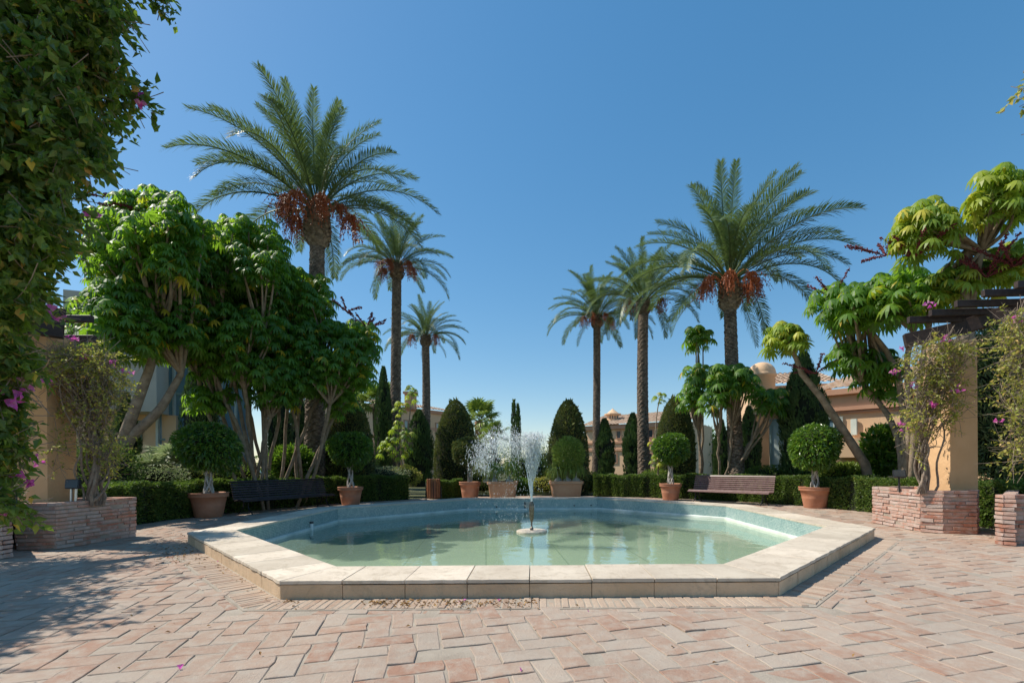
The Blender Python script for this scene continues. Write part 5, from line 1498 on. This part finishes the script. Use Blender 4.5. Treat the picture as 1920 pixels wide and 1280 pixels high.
# ------------------------------------------------------------------ houses
def wall_box(mb, a, b_, depth, z0, z1):
    a, b_ = np.array(a[:2]), np.array(b_[:2]); d = unit(b_ - a); n = np.array((-d[1], d[0]))
    L = np.linalg.norm(b_ - a); c = (a + b_) / 2 + n * depth / 2
    box(mb, (c[0], c[1], (z0 + z1) / 2), (L, depth, z1 - z0), math.atan2(d[1], d[0]))
def tile_roof(mb, a, b_, run, z0, z1, pitch=0.26, over=0.3):
    """corrugated tile slope rising from the eaves line a-b backwards"""
    a, b_ = np.array(a[:2]), np.array(b_[:2]); d = unit(b_ - a); n = np.array((-d[1], d[0]))
    L = np.linalg.norm(b_ - a) + 2 * over; nx = int(L / pitch * 4); ny = int(max(3, run / 0.42)) * 2
    X = np.linspace(-over, L - over, nx + 1); V = []
    for j in range(ny + 1):
        row = j // 2 + (j % 2); q = row / (ny / 2) if ny else 0
        q = min(1.0, q); y = -over + (run + over) * q; z = z0 + (z1 - z0) * q + (0.05 if j % 2 == 0 else 0.0)
        for i, x in enumerate(X):
            p = a + d * x + n * y
            V.append((p[0], p[1], z + 0.06 * abs(math.sin(math.pi * x / pitch)) + RNG.normal(0, 0.008)))
    k = np.arange(nx)[None] + (nx + 1) * np.arange(ny)[:, None]
    f = np.stack([k, k + 1, k + nx + 2, k + nx + 1], -1).reshape(-1, 4)
    mb.add(V, f, 0.5)
def window(t, a, b_, f0, f1, z0, z1, m_='dark_room', fr='shutter', bars=1, proud=0.02, shut=False):
    a, b_ = np.array(a[:2]), np.array(b_[:2]); d = unit(b_ - a); n = np.array((-d[1], d[0])); L = np.linalg.norm(b_ - a); rz = math.atan2(d[1], d[0])
    def P(f, off, z): p = a + d * L * f - n * off; return (p[0], p[1], z)
    w = (f1 - f0) * L; c = (f0 + f1) / 2
    mb = MB()
    for (fx, zz, sx, sz) in ((f0, (z0 + z1) / 2, 0.07, z1 - z0), (f1, (z0 + z1) / 2, 0.07, z1 - z0), (c, z0, w + 0.07, 0.07), (c, z1, w + 0.07, 0.07)) + tuple((f0 + (f1 - f0) * (k + 1) / (bars + 1), (z0 + z1) / 2, 0.04, z1 - z0 - 0.07) for k in range(bars)):
        box(mb, P(fx, 0.03, zz), (sx, 0.10, sz), rz)
    wo = mb.build('window', M[fr], t)
    mb = MB(); box(mb, P(c, -0.01, (z0 + z1) / 2), (w, 0.06, z1 - z0), rz); pn = mb.build('pane', M[m_], t)
    pn.parent = wo; pn.location = (0, 0, 0)
    return wo
# right house
t = thing('house', 'ochre house with a round dome behind the broad cypress on the right', 'house', tuple(at(1500, 890, 22)[:2]) + (0,))
def zat(x, y, Z): return at(x, y, Z)[2]
A, B = at(1442, 800, 21), at(1700, 800, 17.6)
mb = MB(); wall_box(mb, A, B, 7, -0.5, zat(1560, 735, 20)); mb.build('wall', M['house_wall'], t)
def band(x0, x1, y, Za, Zb, h, out=0.12, name='cornice', m_='house_trim', dep=0.3):
    a, b_ = at(x0, y, Za), at(x1, y, Zb); mb = MB(); z = (a[2] + b_[2]) / 2
    d = unit(b_[:2] - a[:2]); n = np.array((-d[1], d[0]))
    a2, b2 = a[:2] - n * out, b_[:2] - n * out
    wall_box(mb, a2, b2, dep, z - h / 2, z + h / 2); return mb.build(name, M[m_], t)
band(1442, 1700, 737, 21, 17.6, 0.22, 0.25, dep=0.5); band(1442, 1700, 768, 21, 17.6, 0.16, 0.15); band(1442, 1700, 775, 21, 17.6, 0.08, 0.08)
window(t, A, B, (1446 - 1442) / 258 * 1.0, (1472 - 1442) / 258, 0.2, zat(1455, 788, 21), 'curtain', 'shutter', 0)
window(t, A, B, 0.46, 0.575, zat(1575, 818, 20), zat(1575, 787, 20), 'blueglass', 'shutter_pale', 1)
# open shutter leaf beside the window
a, b_ = at(1590, 800, 18.95), at(1606, 800, 18.6); mb = MB(); wall_box(mb, a, b_, 0.05, zat(1598, 817, 19.4), zat(1598, 788, 19.4)); mb.build('shutter', M['shutter_pale'], t)
# projecting upper storey
a, b_ = at(1566, 850, 18.0), at(1660, 850, 17.0)
mb = MB(); wall_box(mb, a, b_, 2.5, zat(1610, 857, 18), zat(1610, 822, 18)); mb.build('balcony', M['house_wall'], t)
mb = MB(); tile_roof(mb, at(1440, 700, 20.4), at(1482, 700, 20.2), 1.2, zat(1460, 775, 20.2), zat(1460, 752, 21)); mb.build('porch_roof', M['roof_tile'], t)
# taller rear volume with its roof and the dome
A2, B2 = at(1405, 800, 24), at(1560, 800, 23)
mb = MB(); wall_box(mb, A2, B2, 6, -0.5, zat(1480, 722, 23.5)); mb.build('wall', M['house_wall'], t)
mb = MB(); tile_roof(mb, A2, B2, 3.5, zat(1480, 722, 23.5), zat(1480, 700, 26.5)); mb.build('roof', M['roof_tile'], t)
mb = MB(); tile_roof(mb, at(1530, 700, 20.3), B, 3.5, zat(1600, 733, 19.8), zat(1600, 705, 22)); mb.build('roof', M['roof_tile'], t)
c = at(1428, 702, 23); r = 25 * 23 / F_PX
mb = MB(); lathe(mb, [(r * 0.92, -2.0), (r * 0.92, -0.15), (r * 1.02, -0.12), (r * 1.02, 0.0), (r * 0.97, 0.02)] + [(max(0.01, r * 0.97 * math.cos(q)), 0.02 + r * 0.88 * math.sin(q)) for q in np.linspace(0.1, math.pi / 2, 10)], 32, c); mb.build('dome', M['house_wall'], t, smooth=True)

# centre right house
t = thing('house', 'long ochre house with tiled roof and small cupola behind the slender palm', 'house', tuple(at(1160, 890, 45)[:2]) + (0,))
A, B = at(1096, 800, 46), at(1290, 800, 40.5)
z1 = zat(1160, 797, 45)
mb = MB(); wall_box(mb, A, B, 9, -2, z1); mb.build('wall', M['house_wall'], t)
mb = MB(); tile_roof(mb, A, B, 5, z1 - 0.05, zat(1160, 780, 50), 0.35, 0.4); mb.build('roof', M['roof_tile'], t)
band(1096, 1290, 799, 46, 40.5, 0.35, 0.25); band(1096, 1290, 828, 46, 40.5, 0.16, 0.12); band(1096, 1290, 842, 46, 40.5, 0.2, 0.12)
for (x, y, w, h) in ((1166, 816, 8, 14), (1158, 859, 9, 17), (1124, 817, 8, 14), (1226, 816, 8, 14), (1224, 859, 9, 17)):
    f0, f1 = (x - w / 2 - 1096) / 194, (x + w / 2 - 1096) / 194
    window(t, A, B, f0, f1, zat(x, y + h / 2, 45), zat(x, y - h / 2, 45), 'dark_room', 'house_trim', 0)
c = at(1149, 785, 47)
mb = MB(); lathe(mb, [(0.6, -0.6), (0.6, 0.35), (0.85, 0.38), (0.85, 0.5), (0.6, 0.55), (0.05, 1.0), (0.01, 1.1)], 12, c); mb.build('cupola', M['house_wall'], t)
for k in range(4):
    p = c + (-0.36 + 0.24 * k, -0.60 + abs(k - 1.5) * 0.06, 0.12); mb = MB(); box(mb, p, (0.09, 0.08, 0.30)); mb.build('vent', M['dark_room'], t)

# centre left house
t = thing('house', 'pink-ochre house with chimney behind the left palms', 'house', tuple(at(720, 890, 42)[:2]) + (0,))
A, B = at(592, 800, 37), at(850, 800, 48)
zl = zat(700, 757, 41)
mb = MB(); wall_box(mb, A, B, 4, -2, zl); mb.build('wall', M['house_wall'], t)
mb = MB(); tile_roof(mb, A, B, 5, zl, zl + 1.1, 0.35, 0.4); mb.build('roof', M['roof_tile'], t)
band(604, 850, 766, 38, 48, 0.3, 0.25); band(604, 850, 800, 38, 48, 0.3, 0.15)
for f in (0.45, 0.58, 0.71, 0.84, 0.93):
    window(t, A, B, f, f + 0.03, 0.6, 2.4, 'dark_room', 'house_trim', 0); window(t, A, B, f, f + 0.03, zl - 2.4, zl - 1.2, 'curtain', 'house_trim', 0)
c = at(770, 757, 44); mb = MB(); box(mb, c + (0, 0, 0.2), (0.9, 0.9, 1.5)); box(mb, c + (0, 0, 1.0), (1.15, 1.15, 0.2)); mb.build('chimney', M['house_trim'], t)

# left house with glazed stair tower
t = thing('house', 'cream modern house with blue glass bay behind the left umbrella trees', 'house', tuple(at(280, 890, 18)[:2]) + (0,))
A, B = at(120, 800, 17), at(294, 800, 18)
mb = MB(); wall_box(mb, A, B, 6, zat(270, 772, 18), zat(270, 560, 18)); mb.build('upper_wall', M['white_wall'], t)
A3, B3 = at(120, 800, 18.2), at(330, 800, 19.2)
mb = MB(); wall_box(mb, A3, B3, 5, -0.5, zat(270, 775, 18.5)); mb.build('lower_wall', M['house_wall'], t)
window(t, A3, B3, 0.60, 0.68, zat(255, 825, 18.8), zat(255, 790, 18.8), 'shutter', 'shutter', 1)
A4, B4 = at(297, 800, 19), at(470, 800, 21)
mb = MB(); wall_box(mb, A4, B4, 4, -0.5, zat(350, 640, 20)); mb.build('glass_bay', M['blueglass'], t)
for k in range(7):
    f = k / 6; p = A4 + (B4 - A4) * f; mb = MB(); box(mb, (p[0], p[1] - 0.04, 3.0), (0.09, 0.09, 7.0)); mb.build('mullion', M['shutter_pale'], t)
for z in (1.2, 2.3, 4.2):
    mb = MB(); d = B4 - A4; wall_box(mb, A4[:2] - (0, 0.06), B4[:2] - (0, 0.06), 0.08, z, z + 0.08); mb.build('rail', M['shutter'], t)
# house corner behind the right pergola
t = thing('house', 'pink house corner glimpsed under the right pergola beam', 'house', tuple(at(1890, 890, 16)[:2]) + (0,))
A, B = at(1862, 640, 16), at(1990, 640, 15.5)
mb = MB(); wall_box(mb, A, B, 5, -0.5, zat(1890, 618, 16)); mb.build('wall', M['house_wall'], t)
mb = MB(); tile_roof(mb, A, B, 2.5, zat(1890, 618, 16), zat(1890, 603, 17)); mb.build('roof', M['roof_tile'], t)

# ------------------------------------------------------------------ fallen leaves and petals
mb = MB(); n = 900
w = RNG.random(n)
px = np.where(w < 0.35, RNG.normal(360, 45, n), np.where(w < 0.6, RNG.uniform(400, 560, n), np.where(w < 0.96, RNG.uniform(680, 1010, n), RNG.uniform(150, 1850, n))))
py = np.where(w < 0.35, RNG.normal(1035, 14, n), np.where(w < 0.6, 1045 + (px - 400) * 0.5 + RNG.normal(0, 12, n), np.where(w < 0.96, RNG.normal(1131, 5, n), RNG.uniform(1010, 1275, n))))
P = np.array([gnd(a, max(b_, 965)) for a, b_ in zip(px, py)]); P[:, 2] = 0.008
keep = np.array([not in_oct(p[0], p[1], AP_OUT + 0.04) for p in P]); P = P[keep]; n = len(P)
D = rdir(n); D[:, 2] *= 0.35; Nn = rdir(n) * 0.5 + (0, 0, 1)
leaves(mb, P, D, Nn, RNG.uniform(0.015, 0.04, n), 0.5, 0.5)
mb.build('fallen_leaves', M['dead'], kind='stuff', label='dry brown leaves scattered along the brick border of the pool', cat='fallen leaves')
mb = MB()
for (x, y) in ((861, 1131), (937, 1126), (334, 1254), (409, 1052), (975, 1258), (1105, 1145), (870, 1128), (446, 1060)):
    petal_cluster(mb, gnd(x, y) + (0, 0, 0.008), 0.008, 1, RNG, 0.022)
mb.build('fallen_petals', M['petal'], kind='stuff', label='violet petals dropped on the bricks in front of the pool', cat='petals')
